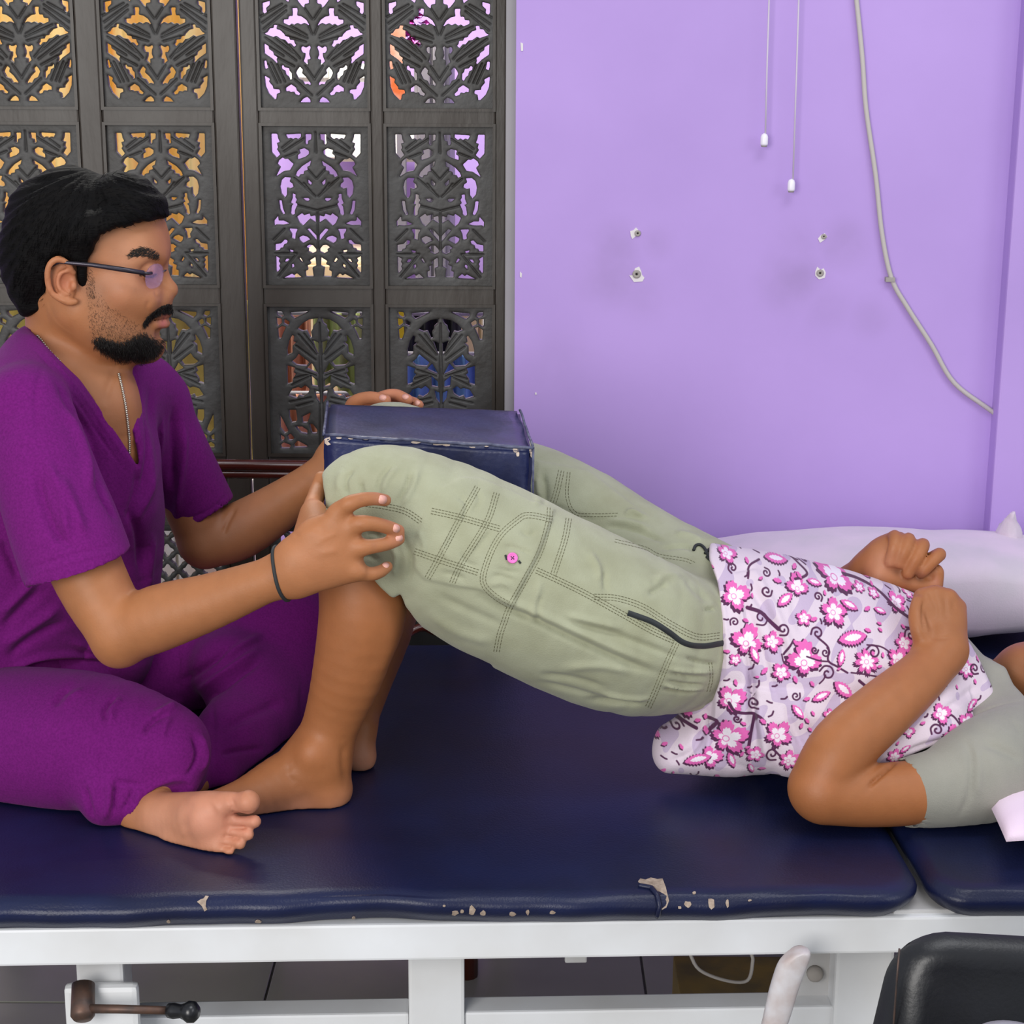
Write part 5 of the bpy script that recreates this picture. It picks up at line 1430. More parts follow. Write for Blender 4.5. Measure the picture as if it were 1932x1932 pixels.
# ---- wrist thread and neck chain
wb_ = []
wc = Vector(P(533, 1086, .122)); axw = (Vector(P(555, 1076, .118)) - Vector(P(500, 1098, .125))).normalized()
for i in range(40):
    a = 2 * math.pi * i / 40
    s1 = axw.cross(Vector((0, 1, 0))).normalized(); s2 = axw.cross(s1).normalized()
    d = s1 * math.cos(a) + s2 * math.sin(a)
    o_ = wc + axw * (0.006 * math.cos(a) + .002)
    loc, nor, ii, ds = tb.ray_cast(o_ + d * 0.08, -d, 0.08)
    if loc is not None and (loc - o_).length < 0.045: wb_.append(loc + d * 0.0010)
if len(wb_) > 10: tube_obj('wrist_thread', wb_, 0.0019, M_thread, man, 8, closed=True)
nk = [[(72, 634), (80, 644), (88, 655), (98, 667), (112, 682)], [(223, 706), (230, 736), (236, 768), (240, 800), (243, 832), (243, 866)]]
bm = bmesh.new()
for line in nk:
    pts_ = drape(tb, catmull([(a, b) for a, b in line], 3), 0.0012, 3.4)
    for i, (p, n) in enumerate(pts_[::1]):
        d = Vector((0.3, 0, 1)) if i % 2 else Vector((1, 0, 0.4))
        Mx = Matrix.Translation(p) @ d.to_track_quat('Z', 'Y').to_matrix().to_4x4() @ Matrix.Diagonal((1, 1, 1.5, 1))
        bmesh.ops.create_icosphere(bm, subdivisions=1, radius=0.0014, matrix=Mx)
tag(bm_link('neck_chain', bm, M_silver, man, True), kind='stuff')
# bit of blue lanyard on the far shoulder
M_lan = mat('blue_lanyard', (40, 110, 200), 0.6, scale=200, rgb2=(120, 170, 220))
lan = [Vector(P(287, 675, .56)), Vector(P(297, 680, .56)), Vector(P(310, 690, .565)), Vector(P(323, 704, .57)), Vector(P(332, 722, .58))]
tube_obj('lanyard', [p + Vector((0.001, 0, 0.002)) for p in catmull(lan, 3) for p in [Vector(p)]], 0.003, M_lan, man, 6)
# ================================================================== the lying patient
M_skin2 = mat('brown_skin', (168, 108, 66), 0.5, attr='Col', var=0.07, scale=60, bump=0.10, bscale=450, sss=0.10, spec=0.35)
M_shorts = mat('khaki_green_cotton', (168, 170, 144), 0.88, var=0.0, scale=24, rgb2=(156, 157, 130), bump=0.25, bscale=700, sheen=0.15, spec=0.2)
M_tee = mat('grey_knit', (152, 150, 140), 0.92, scale=18, rgb2=(142, 141, 132), bump=0.25, bscale=800, sheen=0.15, spec=0.15)
pat = empty('person', (P(1600, 1400, .37).x, 0.37, BZ), 'person lying face up in khaki shorts and pink flowered top with raised hips', 'person')

fb = Field((-0.40, 0.06, BZ - 0.004), (0.86, 0.78, 1.12), 0.0024)
YN = 0.238
fb.chain([(1330, 1225, .33, 66), (1050, 1120, .265, 88), (760, 990, YN, 80), (700, 955, YN, 74)], 0.03)
fb.chain([(690, 965, YN, 72), (676, 1060, YN, 76), (680, 1150, .232, 78), (662, 1250, .234, 70), (632, 1345, .24, 56), (607, 1415, .24, 51)], 0.02)
fb.ell(700, 1150, .236, 50, 70, 52, 0.03)
fb.chain([(606, 1425, .24, 52), (612, 1480, .237, 48)], 0.02)
fb.ell(620, 1494, .236, 40, 34, 38, 0.015)
fb.chain([(592, 1440, .24, 52), (530, 1474, .225, 50), (462, 1503, .205, 36), (400, 1520, .19, 26)], 0.02)
fb.chain([(612, 1512, .232, 24), (500, 1520, .215, 24), (410, 1530, .19, 18)], 0.015)
fb.ell(588, 1420, .212, 15, 15, 12, 0.02)
for k, (r_, dy) in enumerate(((15, .03), (11, .012), (10.5, -.003), (10, -.016), (9, -.028))):
    fb.chain([(398, 1524, .19 + dy, r_), (366, 1528, .19 + dy, r_ * .95)], 0.004)
# far leg
fb.chain([(1330, 1150, .45, 82), (1050, 990, .54, 84), (800, 880, .57, 72), (736, 868, .57, 66)], 0.03)
fb.chain([(734, 875, .57, 64), (742, 1020, .53, 60), (730, 1160, .475, 56), (700, 1290, .40, 38), (681, 1370, .355, 27)], 0.02)
fb.chain([(680, 1375, .352, 27), (678, 1422, .337, 27)], 0.015)
fb.chain([(670, 1410, .34, 28), (600, 1430, .335, 26), (520, 1444, .33, 18)], 0.015)
fb.ell(680, 1432, .337, 27, 27, 30, 0.01)
# hips and trunk inside the clothes
fb.chain([(1320, 1196, .38, 74), (1450, 1245, .38, 130), (1600, 1262, .38, 128), (1740, 1290, .38, 112), (1850, 1346, .375, 72)], 0.03, (0, 1, 0), 1.35)
# near arm
fb.chain([(1890, 1440, .21, 68), (1760, 1488, .178, 62), (1650, 1500, .166, 60), (1556, 1494, .165, 62)], 0.015)
fb.chain([(1547, 1486, .165, 61), (1590, 1410, .178, 62), (1668, 1338, .205, 57), (1742, 1272, .245, 48), (1776, 1226, .272, 43)], 0.006)
fb.chain([(1777, 1225, .273, 43), (1776, 1195, .285, 42)], 0.02)
for (u, v, r_) in ((1742, 1128, 19), (1765, 1123, 19), (1789, 1129, 18.5), (1806, 1147, 17.5)):
    fb.chain([(1776 + (u - 1776) * .5, 1200, .284, 26), (1776 + (u - 1776) * .8, (v + 1200) / 2, .288, 24), (u, v, .300, r_)], 0.008)
    fb.chain([(u, v, .307, r_ - 1.5), (u - 6, v + 4, .335, 13), (u - 14, v + 26, .345, 12)], 0.005)
fb.chain([(1748, 1222, .264, 20), (1736, 1192, .264, 18), (1729, 1162, .274, 15.5), (1732, 1136, .288, 13)], 0.006)
# far arm and fist, palm side to the camera
fb.chain([(1870, 1345, .55, 44), (1700, 1262, .60, 48), (1500, 1212, .60, 50)], 0.02)
fb.chain([(1500, 1210, .60, 50), (1580, 1130, .53, 44), (1646, 1078, .475, 38)], 0.015)
fb.chain([(1648, 1076, .474, 37), (1668, 1050, .462, 37), (1690, 1036, .46, 34)], 0.015)
fb.chain([(1672, 1062, .458, 34), (1712, 1070, .452, 30)], 0.014)
fb.chain([(1660, 1088, .445, 26), (1698, 1096, .44, 22), (1738, 1104, .432, 17), (1762, 1108, .43, 13)], 0.012)
for ch in ([(1676, 1030, .462, 15), (1688, 1013, .447, 13.5), (1688, 1030, .432, 13), (1680, 1060, .431, 11)],
           [(1704, 1036, .462, 15), (1714, 1018, .444, 13.5), (1709, 1036, .428, 13.2), (1698, 1062, .428, 11.5)],
           [(1726, 1048, .458, 15), (1741, 1028, .44, 13.5), (1731, 1050, .424, 13.6), (1714, 1081, .424, 12)],
           [(1740, 1066, .452, 14), (1772, 1046, .436, 13), (1762, 1056, .424, 12.5), (1745, 1074, .421, 11.5), (1738, 1083, .424, 9)],
           [(1740, 1090, .44, 14), (1768, 1076, .432, 11.5), (1767, 1104, .43, 12.5)]):
    fb.chain(ch, 0.003)
# neck and head, mostly beyond the right edge
fb.chain([(1870, 1350, .372, 50), (1970, 1324, .372, 54)], 0.02)
YP = 0.372
fb.ell(2105, 1300, YP, 112, 96, 104, 0.02); fb.ell(2020, 1268, YP, 110, 70, 86, 0.03)
for s in (-1, 1):
    fb.chain([(2040, 1325, YP + s * .045, 30), (1975, 1290, YP + s * .034, 30), (1925, 1262, YP + s * .012, 30)], 0.03)
    fb.ell(2060, 1216, YP + s * .030, 14, 10, 14, 0.008); fb.chain([(2080, 1206, YP + s * .032, 14), (2085, 1200, YP + s * .010, 14)], 0.015)
    fb.ell(2060, 1330, YP + s * .075, 22, 32, 9, 0.006)
    fb.ell(2018, 1190, YP + s * .010, 10, 9, 9, 0.006)
fb.ell(1926, 1256, YP, 26, 26, 28, 0.02)
fb.chain([(2072, 1200, YP, 8), (2045, 1186, YP, 10), (2018, 1180, YP, 12)], 0.012)
fb.chain([(1988, 1206, YP - .018, 9), (1990, 1196, YP, 12), (1988, 1206, YP + .018, 9)], 0.008)
fb.chain([(1970, 1210, YP - .016, 9), (1971, 1201, YP, 12), (1970, 1210, YP + .016, 9)], 0.008)
fb.above(BZ + 0.0006)
V2, Q2 = fb.mesh('b2'); del fb
V2 = smooth(V2, Q2, 1, 0.5)
V2 = folds(V2, Q2, [([(1700, 1425), (1668, 1455), (1645, 1478), (1638, 1492)], 4, -0.006), ([(1742, 1196), (1775, 1204), (1810, 1198)], 4, -0.001), ([(1706, 1116), (1740, 1122)], 3, -0.001), ([(1744, 1128), (1741, 1160), (1744, 1196)], 3, -0.0025), ([(1746, 1118), (1750, 1128)], 3, .001),
    ([(1755, 1118), (1764, 1140), (1768, 1170)], 4, -0.0014), ([(1780, 1120), (1784, 1145), (1784, 1170)], 4, -0.0014), ([(1800, 1132), (1798, 1152)], 4, -0.0012), ([(548, 1440), (540, 1462), (560, 1480)], 7, -0.0015),
    ([(650, 1400), (648, 1440), (655, 1480)], 8, -0.002), ([(745, 1150), (735, 1230), (705, 1290)], 14, 0.0015)])
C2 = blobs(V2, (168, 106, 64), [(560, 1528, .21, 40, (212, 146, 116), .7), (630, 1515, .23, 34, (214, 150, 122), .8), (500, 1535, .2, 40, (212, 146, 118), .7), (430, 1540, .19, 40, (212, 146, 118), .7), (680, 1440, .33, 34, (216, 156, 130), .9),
    (700, 1150, .16, 50, (180, 116, 76), .4), (590, 1420, .2, 30, (186, 118, 74), .5), (1550, 1475, .13, 40, (182, 114, 76), .4), (1660, 1060, .43, 34, (196, 136, 104), .7), (1650, 1095, .43, 24, (190, 128, 96), .5), (1735, 1086, .42, 12, (120, 76, 56), .5), (1690, 1075, .435, 9, (84, 48, 32), .8), (1712, 1090, .43, 8, (84, 48, 32), .8), (1736, 1090, .425, 7, (84, 48, 32), .7),  # darkest spots paint the shaded gap between fingertips and palm
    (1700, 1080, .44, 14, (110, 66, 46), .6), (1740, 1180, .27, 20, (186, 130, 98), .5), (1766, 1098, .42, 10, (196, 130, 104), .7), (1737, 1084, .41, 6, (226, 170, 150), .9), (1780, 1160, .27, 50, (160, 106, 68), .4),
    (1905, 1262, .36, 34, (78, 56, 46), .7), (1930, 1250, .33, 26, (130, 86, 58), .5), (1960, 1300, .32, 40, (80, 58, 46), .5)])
C2 = C2 * 0.93 * (1 + 0.05 * noise3(V2, 35, 13))[:, None]
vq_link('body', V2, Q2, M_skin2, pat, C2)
t2 = bvh(V2, Q2)
# hair cap (outside the frame, under the head)
fh = Field((0.56, 0.22, BZ + 0.01), (0.80, 0.52, 0.86), 0.003)
fh.ell(2118, 1306, YP, 112, 98, 112, 0.01)
fh.prism([(1900, 1100), (2088, 1190), (2060, 1300), (2040, 1420), (1900, 1420)], 0.6, 0.004)
fh.above(BZ + 0.02)
Vx, Qx = fh.mesh('x'); del fh
vq_link('hair', Vx, Qx, M_hair, pat)

# ---- shorts
fs = Field((-0.27, 0.10, BZ + 0.01), (0.30, 0.72, 1.12), 0.0025)
fs.chain([(664, 944, YN, 70), (730, 952, YN, 114), (862, 1038, .245, 158), (1050, 1136, .262, 163), (1200, 1200, .285, 153), (1310, 1224, .32, 114), (1375, 1220, .34, 100)], 0.03, (0, 1, 0), 0.90)
fs.chain([(668, 950, YN, 66), (686, 1040, YN, 79), (704, 1120, YN, 82)], 0.03, (0, 1, 0), 0.98)
fs.chain([(740, 860, .572, 97), (880, 905, .567, 108), (1050, 972, .55, 112), (1200, 1058, .50, 108), (1330, 1128, .43, 108)], 0.03)
fs.chain([(738, 866, .572, 90), (744, 960, .56, 84)], 0.03)
fs.chain([(1190, 1150, .40, 96), (1330, 1190, .38, 104), (1400, 1200, .38, 100)], 0.05, (0, 1, 0), 1.3)
# hem of the near leg: cut and hollow
a_ = np.array(P(588, 948, YN)); b_ = np.array(P(760, 1116, YN)); nrm = np.cross(b_ - a_, np.array([0, 1.0, 0]))
if nrm[2] > 0: nrm = -nrm
lo = np.array([a_[0] - .05, .10, a_[2] - .32]); hi = np.array([b_[0] + .0, .345, a_[2] + .02])
fs.halfspace((a_ + b_) / 2, nrm, lo, hi)
lo = np.array([a_[0] - .05, .45, a_[2] - .32]); hi = np.array([b_[0] + .09, .72, a_[2] - .06])
fs.halfspace(np.array(P(740, 985, .57)), (-.3, 0, -1), lo, hi)
fs.chain([(668, 985, YN, 58), (682, 1050, YN, 74), (700, 1130, YN, 77)], 0.0, (0, 1, 0), 0.98, op='cut')
fs.prism([(757, 1117), (766, 1143), (798, 1184), (850, 1217), (930, 1253), (930, 1420), (560, 1420), (560, 1200), (740, 1128)], 0.34, 0.001)
fs.prism([(480, 700), (560, 880), (604, 886), (613, 958), (590, 985), (480, 1000)], 0.33, 0.001)
# right end under the tunic
c_ = np.array(P(1402, 1200, .36)); fs.halfspace(c_, (1, 0, 0), c_ + np.array([-.03, -.3, -.3]), c_ + np.array([.1, .4, .3]))
Vs, Qs = fs.mesh('s'); del fs
Vs = smooth(Vs, Qs, 2, 0.5)
Vs = Vs + vnormals(Vs, Qs) * (0.0018 * noise3(Vs, 24, 21) + 0.0006 * noise3(Vs, 80, 22))[:, None]
big = [(870, 902), (905, 903), (960, 925), (1000, 945), (1046, 962), (1035, 990), (1000, 1072), (968, 1140), (930, 1122), (906, 1112), (862, 1106), (800, 1092), (782, 1070), (781, 1028), (797, 978), (834, 919)]
flap = [(1041, 980), (996, 972), (974, 983), (946, 1008), (926, 1042), (912, 1084), (915, 1106), (935, 1126), (962, 1142), (1018, 1042)]
Vs = raise_poly(Vs, Qs, big, 0.0028, 3.5)
Vs = raise_poly(Vs, Qs, flap, 0.0016, 3.0)
Vs = raise_poly(Vs, Qs, [(1012, 870), (1110, 888), (1190, 950), (1222, 975), (1118, 978), (1084, 967), (1060, 955), (1010, 950)], 0.0022, 4)
Vs = raise_poly(Vs, Qs, [(1140, 1128), (1210, 1146), (1263, 1177), (1315, 1203), (1362, 1200), (1362, 1214), (1310, 1222), (1262, 1196), (1200, 1165)], 0.0014, 3)
g = -0.0042; r_ = 0.0038
Vs = folds(Vs, Qs, [([(655, 935), (652, 905), (668, 885)], 4, g), ([(711, 930), (717, 902), (739, 876)], 4, g), ([(722, 936), (730, 908), (752, 880)], 5, r_), ([(746, 955), (766, 919), (776, 885)], 3.5, g), ([(758, 958), (780, 918), (790, 884)], 5, r_), ([(680, 908), (684, 935)], 4, g), ([(640, 930), (638, 905), (650, 885)], 6, .002),
    ([(905, 1126), (950, 1148), (1012, 1172), (1096, 1212), (1179, 1249), (1249, 1273)], 6, -0.0065), ([(905, 1112), (960, 1134), (1016, 1158), (1100, 1196), (1180, 1232), (1246, 1256)], 7, 0.004),
    ([(1068, 1173), (1120, 1186), (1170, 1200), (1230, 1222), (1290, 1246)], 6, g), ([(1062, 1160), (1120, 1173), (1180, 1188)], 6, r_), ([(1290, 1240), (1320, 1250), (1352, 1254)], 4, g), ([(1262, 1270), (1300, 1278), (1340, 1280)], 4, g), ([(1255, 1285), (1290, 1292), (1330, 1294)], 3.5, g), ([(1248, 1300), (1290, 1306), (1320, 1306)], 3.5, g),
    ([(1258, 1262), (1300, 1267), (1348, 1268)], 3.5, r_), ([(1250, 1292), (1290, 1299), (1330, 1300)], 3, r_), ([(1010, 1272), (1080, 1280), (1150, 1300)], 6, -0.003), ([(1000, 1284), (1070, 1300), (1150, 1322), (1200, 1330)], 5, -0.0035), ([(1050, 1262), (1130, 1256), (1200, 1270)], 8, 0.003),
    ([(1100, 1318), (1160, 1328), (1216, 1328)], 4, g), ([(1128, 1306), (1180, 1316), (1230, 1318)], 4, r_), ([(1140, 1076), (1141, 1096), (1143, 1117)], 5, -0.003), ([(1110, 1040), (1128, 1070), (1132, 1100)], 6, 0.003), ([(1221, 1122), (1240, 1112), (1262, 1100)], 5, -0.0035), ([(1230, 1100), (1260, 1085), (1290, 1090)], 7, 0.003), ([(1330, 1150), (1350, 1148)], 3, -0.004),
    ([(1140, 996), (1170, 994), (1202, 1001), (1258, 1024)], 4.5, g), ([(1140, 984), (1180, 984), (1230, 1000)], 6, r_), ([(1245, 1035), (1290, 1030), (1310, 1040)], 4, -0.004), ([(1270, 1005), (1300, 1010), (1330, 1022)], 6, 0.004), ([(1290, 1080), (1310, 1110), (1345, 1140)], 7, -0.003), ([(1180, 975), (1190, 964), (1215, 975)], 3.5, 0.004),
    ([(1024, 890), (1030, 930), (1026, 955)], 5, g), ([(1012, 900), (1018, 940)], 5, r_),
    ([(900, 925), (905, 945), (890, 970)], 4, -0.0024), ([(860, 935), (880, 950), (875, 985)], 4, -0.0024), ([(930, 1000), (905, 1030), (890, 1050)], 4, -0.0025), ([(850, 1000), (836, 1030), (850, 1060)], 5, 0.002), ([(870, 1040), (880, 1060), (900, 1070)], 4, -0.0024), ([(830, 1080), (860, 1085), (880, 1096)], 4, -0.002), ([(790, 1000), (800, 1030), (796, 1050)], 4, 0.002),
    ([(948, 1030), (975, 1034), (1005, 1046)], 3, -0.0026), ([(925, 1090), (945, 1086), (970, 1096)], 3.5, -0.0024), ([(922, 1104), (948, 1100), (964, 1110)], 3.5, 0.002), ([(934, 1072), (960, 1078), (985, 1080)], 3.5, -0.002), ([(980, 1000), (1000, 1010), (1010, 1000)], 4, -0.002), ([(1000, 1180), (1010, 1140), (1020, 1090)], 6, 0.0026), ([(1022, 1120), (1014, 1150), (1020, 1180)], 5, -0.0024),
    ([(765, 1110), (775, 1060), (757, 1010), (735, 985)], 5, -0.003), ([(742, 1090), (748, 1050), (738, 1030)], 5, 0.004), ([(800, 1150), (860, 1190), (940, 1215)], 10, 0.003), ([(820, 1120), (880, 1150), (960, 1185)], 8, -0.0025), ([(690, 1010), (700, 1005), (720, 1012)], 4, -0.004), ([(680, 1050), (695, 1048), (712, 1056)], 4, -0.004)])
sho = vq_link('shorts', Vs, Qs, M_shorts, pat)
tsb = bvh(Vs, Qs)
tube_obj('hem_edge', [P(577, 953, .225), P(590, 957, .215), P(605, 960, .20), P(618, 963, .185)], [.0016, .003, .0028, .002], M_shorts, sho, 6)
# stitching: double and triple rows of short dashes sunk into the cloth
lines = [([(690, 950), (725, 955), (765, 965), (797, 986)], 3), ([(901, 919), (867, 980), (828, 1053), (806, 1092)], 3), ([(937, 930), (918, 986), (870, 1064), (852, 1103)], 3), ([(814, 964), (867, 976), (943, 998)], 3), ([(782, 1040), (828, 1056), (907, 1082)], 3),
    ([(1041, 980), (996, 972), (974, 983), (946, 1008), (926, 1042), (912, 1084), (915, 1106), (935, 1126), (962, 1142)], 3), ([(1038, 958), (1035, 986), (1018, 1042), (990, 1095), (962, 1145), (952, 1172), (943, 1198), (936, 1234)], 3), ([(1073, 978), (1065, 1020), (1043, 1087)], 3),
    ([(1012, 1076), (1060, 1098), (1110, 1123), (1180, 1162), (1230, 1190), (1274, 1210)], 3), ([(1121, 1126), (1165, 1129), (1213, 1145), (1263, 1176), (1314, 1201), (1358, 1199)], 3), ([(1276, 1213), (1258, 1252), (1235, 1308), (1221, 1338)], 3),
    ([(1059, 888), (1051, 925), (1042, 955)], 3), ([(1073, 891), (1070, 936), (1084, 967), (1118, 972), (1168, 971)], 2), ([(1160, 1020), (1216, 1034), (1244, 1048), (1291, 1056), (1311, 1064)], 2), ([(1340, 1250), (1342, 1280), (1335, 1310)], 2)]
bm = bmesh.new()
for pts, nrow in lines:
    cp = catmull(pts, 8); cp = [np.array(p) for p in cp]
    for rrow in range(nrow):
        off = (rrow - (nrow - 1) / 2) * 5.2
        rowp = []
        for i, p in enumerate(cp):
            t_ = cp[min(i + 1, len(cp) - 1)] - cp[max(i - 1, 0)]; t_ = t_ / (np.linalg.norm(t_) + 1e-9)
            rowp.append(p + np.array([-t_[1], t_[0]]) * off)
        L = np.concatenate([[0], np.cumsum([np.linalg.norm(b - a) for a, b in zip(rowp[:-1], rowp[1:])])])
        s_ = 0
        while s_ + 4.6 < L[-1]:
            q = [np.array([np.interp(s_ + e_, L, [r[0] for r in rowp]), np.interp(s_ + e_, L, [r[1] for r in rowp])]) for e_ in (0, 2.3, 4.6)]
            hh = [hit(tsb, x[0], x[1], 0.00005)[0] for x in q]
            if all(h is not None for h in hh) and (hh[0] - hh[2]).length < 0.008:
                tube(bm, hh, 0.00042, 4, False)
            s_ += 6.4
M_stitch = mat('dark_stitch_thread', (104, 102, 76), 0.85)
tag(bm_link('stitching', bm, M_stitch, sho), kind='stuff')
# black zip band at the side pocket
zl_ = catmull([(1184, 1156), (1230, 1173), (1261, 1192), (1291, 1213), (1325, 1219), (1366, 1213)], 8)
bm = bmesh.new(); prev = None
for i, q in enumerate(zl_):
    t_ = zl_[min(i + 1, len(zl_) - 1)] - zl_[max(i - 1, 0)]; t_ = t_ / np.linalg.norm(t_); nn_ = np.array([-t_[1], t_[0]])
    row = []
    for e_ in (-5.4, -2.4, 2.4, 5.4):
        x = q + nn_ * e_; h, n = hit(tsb, x[0], x[1], 0.0011 if abs(e_) < 3 else 0.0002)
        row.append(bm.verts.new(h) if h is not None else None)
    if prev and all(row) and all(prev):
        for a, b, c, d in zip(prev[:-1], prev[1:], row[1:], row[:-1]): bm.faces.new((a, b, c, d))
    prev = row if all(row) else None
bm_link('zip_band', bm, mat('black_zip_tape', (38, 42, 44), 0.55), sho, True)
# pink button with four holes and its thread
h, n = hit(tsb, 966, 1053, 0.0012)
M_btn = mat('pink_plastic_button', (236, 116, 196), 0.35)
rb = px(h, 10.5)
btn = revolve('button', h, n, [(0.0001, -0.001), (rb * .96, -0.001), (rb, 0.0004), (rb * .97, 0.0013), (rb * .86, 0.0016), (rb * .7, 0.001), (0.0001, 0.0009)], M_btn, sho, 28)
sx = n.cross(Vector((0, 0, 1))).normalized(); sy = n.cross(sx).normalized()
for i in (-1, 1):
    for j in (-1, 1):
        revolve('button_hole', h + (sx * i + sy * j) * rb * .22 + n * .0009, n, [(0.0001, 0), (rb * .1, 0), (rb * .1, .0003), (0.0001, .0003)], M_dark, btn, 8)
for a, b in (((-1, -1), (1, 1)), ((-1, 1), (1, -1))):
    tube_obj('thread_cross', [h + (sx * a[0] + sy * a[1]) * rb * .24 + n * .0011, h + n * .0016, h + (sx * b[0] + sy * b[1]) * rb * .24 + n * .0011], .00028, M_thread, btn, 5)
for (u0, v0, u1, v1) in ((953, 1047, 956, 1056), (978, 1058, 982, 1063)):
    dd = [p for p, _ in drape(tsb, [(u0, v0), (u1, v1)], .0006, 3)]
    if len(dd) > 1: tube_obj('buttonhole_end', dd, .0011, M_thread, sho, 5)
# drawstring
for pl in ([(1309, 1040), (1313, 1031), (1322, 1030), (1330, 1038), (1336, 1050), (1344, 1056)], [(1330, 1046), (1338, 1038), (1350, 1030)], [(1333, 1052), (1342, 1060), (1352, 1062)]):
    pp = [P(u, v, .355) for u, v in [tuple(x) for x in catmull(pl, 3)]]
    out = []
    for (u, v) in [tuple(x) for x in catmull(pl, 3)]:
        hq, nq = hit(tsb, u, v, 0.0016); out.append(hq if hq is not None else P(u, v, .40))
    out = [o for o in out if (o - out[0]).length < .06]
    tube_obj('drawstring', out, .0019, M_thread, sho, 7)

# ---- printed tunic: the cloth print is drawn here and laid on as a flat print
SC = 1600.0; fw_up = np.array(RM)[:, 1]; rt = np.array(RM)[:, 0]
def print_uv(p):
    p = np.array(p); return 966 + SC * (p - CAMn) @ rt, 966 - SC * (p - CAMn) @ fw_up
U0, V0, PW, PH, K = 1150.0, 960.0, 800, 580, 2
img = np.zeros((PH * K, PW * K, 3)); img[:] = lin((216, 200, 212))[:3]
yy, xx = np.mgrid[0:PH * K, 0:PW * K]; xx = xx / K + U0; yy = yy / K + V0
rp_ = np.random.RandomState(2)
bgn = np.sin(xx / 23 + 2 * np.sin(yy / 31)) * np.sin(yy / 19 + 2 * np.sin(xx / 27)) + 0.5 * np.sin(xx / 9 + yy / 13)
img += ((bgn > 0.35)[..., None]) * (np.array(lin((184, 164, 194))[:3]) - img) * 0.75
PINK, PLUM, WH, DP = [np.array(lin(c)[:3]) for c in ((224, 104, 178), (84, 42, 76), (240, 230, 240), (204, 66, 146))]
def win(cx, cy, R):
    x0 = int(max(0, (cx - R - U0) * K)); x1 = int(min(PW * K, (cx + R - U0) * K)); y0 = int(max(0, (cy - R - V0) * K)); y1 = int(min(PH * K, (cy + R - V0) * K))
    return (slice(y0, y1), slice(x0, x1)) if x1 > x0 and y1 > y0 else None
def paint(w_, d, col, soft=0.7):
    a = np.clip(0.5 - d / soft, 0, 1)[..., None]; img[w_] = img[w_] * (1 - a) + col * a
def flower(cx, cy, R, n=5, rot=0.0, asym=0.0, hole=True):
    w_ = win(cx, cy, R * 1.6)
    if w_ is None: return
    x = xx[w_] - cx; y = yy[w_] - cy
    def dd(x, y, R):
        th = np.arctan2(y, x) + rot; rad = np.hypot(x, y)
        pet = np.abs(np.cos(n / 2 * th)) ** 0.55
        rr = R * (0.42 + 0.58 * pet) * (1 + 0.06 * np.cos(n * 5 * th)) * (1 + asym * np.cos(th))
        return (rad - rr)
    paint(w_, dd(x + R * .07, y - R * .09, R * 1.10), PLUM, 1.4)
    paint(w_, dd(x - R * .05, y + R * .06, R * .98), PINK, 1.2)
    if hole:
        paint(w_, dd(x - R * .05, y + R * .02, R * .60), WH, 1.6)
        paint(w_, np.hypot(x, y) - R * .20, PINK, 1.4)
        for k in range(0):
            a = -rot + 2 * math.pi * k / n
            px_, py_ = R * .62 * math.cos(a) * (1 + asym * math.cos(a + rot)), R * .62 * math.sin(a) * (1 + asym * math.cos(a + rot))
            ca, sa = math.cos(a), math.sin(a); xr_ = (x - px_) * ca + (y - py_) * sa; yr_ = -(x - px_) * sa + (y - py_) * ca
            paint(w_, (np.hypot(xr_ / 1.35, yr_) - R * .17), WH, 1.2)
        paint(w_, np.hypot(x, y) - R * .15, WH, 1.0)
def leaf(cx, cy, L, W, rot, fill=True, jag=0.12):
    w_ = win(cx, cy, L * 1.4)
    if w_ is None: return
    c, s = math.cos(rot), math.sin(rot)
    x = (xx[w_] - cx); y = (yy[w_] - cy)
    def d(x, y, L, W):
        u_ = x * c + y * s; v_ = -x * s + y * c
        t = np.clip(1 - (u_ / L) ** 2, 0, 1)
        return np.maximum(np.abs(v_) - W * t ** .8 * (1 + jag * np.sin(u_ * 1.1)), np.abs(u_) - L)
    paint(w_, d(x + 1.5, y - 2.0, L * 1.12, W * 1.2), PLUM, 1.4)
    paint(w_, d(x, y, L, W), PINK, 1.2)
    if fill: paint(w_, d(x - .5, y + .5, L * .62, W * .5), WH, 1.0)
def stroke(pts, wd, col=None):
    col = PLUM if col is None else col
    pts = [tuple(p) for p in catmull(pts, 6)]
    pa = np.array(pts); c = pa.mean(0); R = np.abs(pa - c).max() + wd * 3
    w_ = win(c[0], c[1], R)
    if w_ is None: return
    uv = np.stack([xx[w_].ravel(), yy[w_].ravel()], 1)
    d = line_d(uv, pts).reshape(xx[w_].shape)
    paint(w_, d - wd / 2, col, 1.2)
def spiral(cx, cy, R, rot=0.0, sg=1, wd=3.6):
    pts = [(cx + R * (1 - t * .82) * math.cos(rot + sg * t * 8.2), cy + R * (1 - t * .82) * math.sin(rot + sg * t * 8.2)) for t in np.linspace(0, 1, 10)]
    stroke(pts, wd)
def q5(x, y): return (1200 + x / 2.639, 1000 + y / 2.639)
def q5c(x, y):
    u, v = q5(x, y); f_ = SC * 2.075 / F_PX; return 966 + (u - 966) * f_, 966 + (v - 966) * f_
occ = []
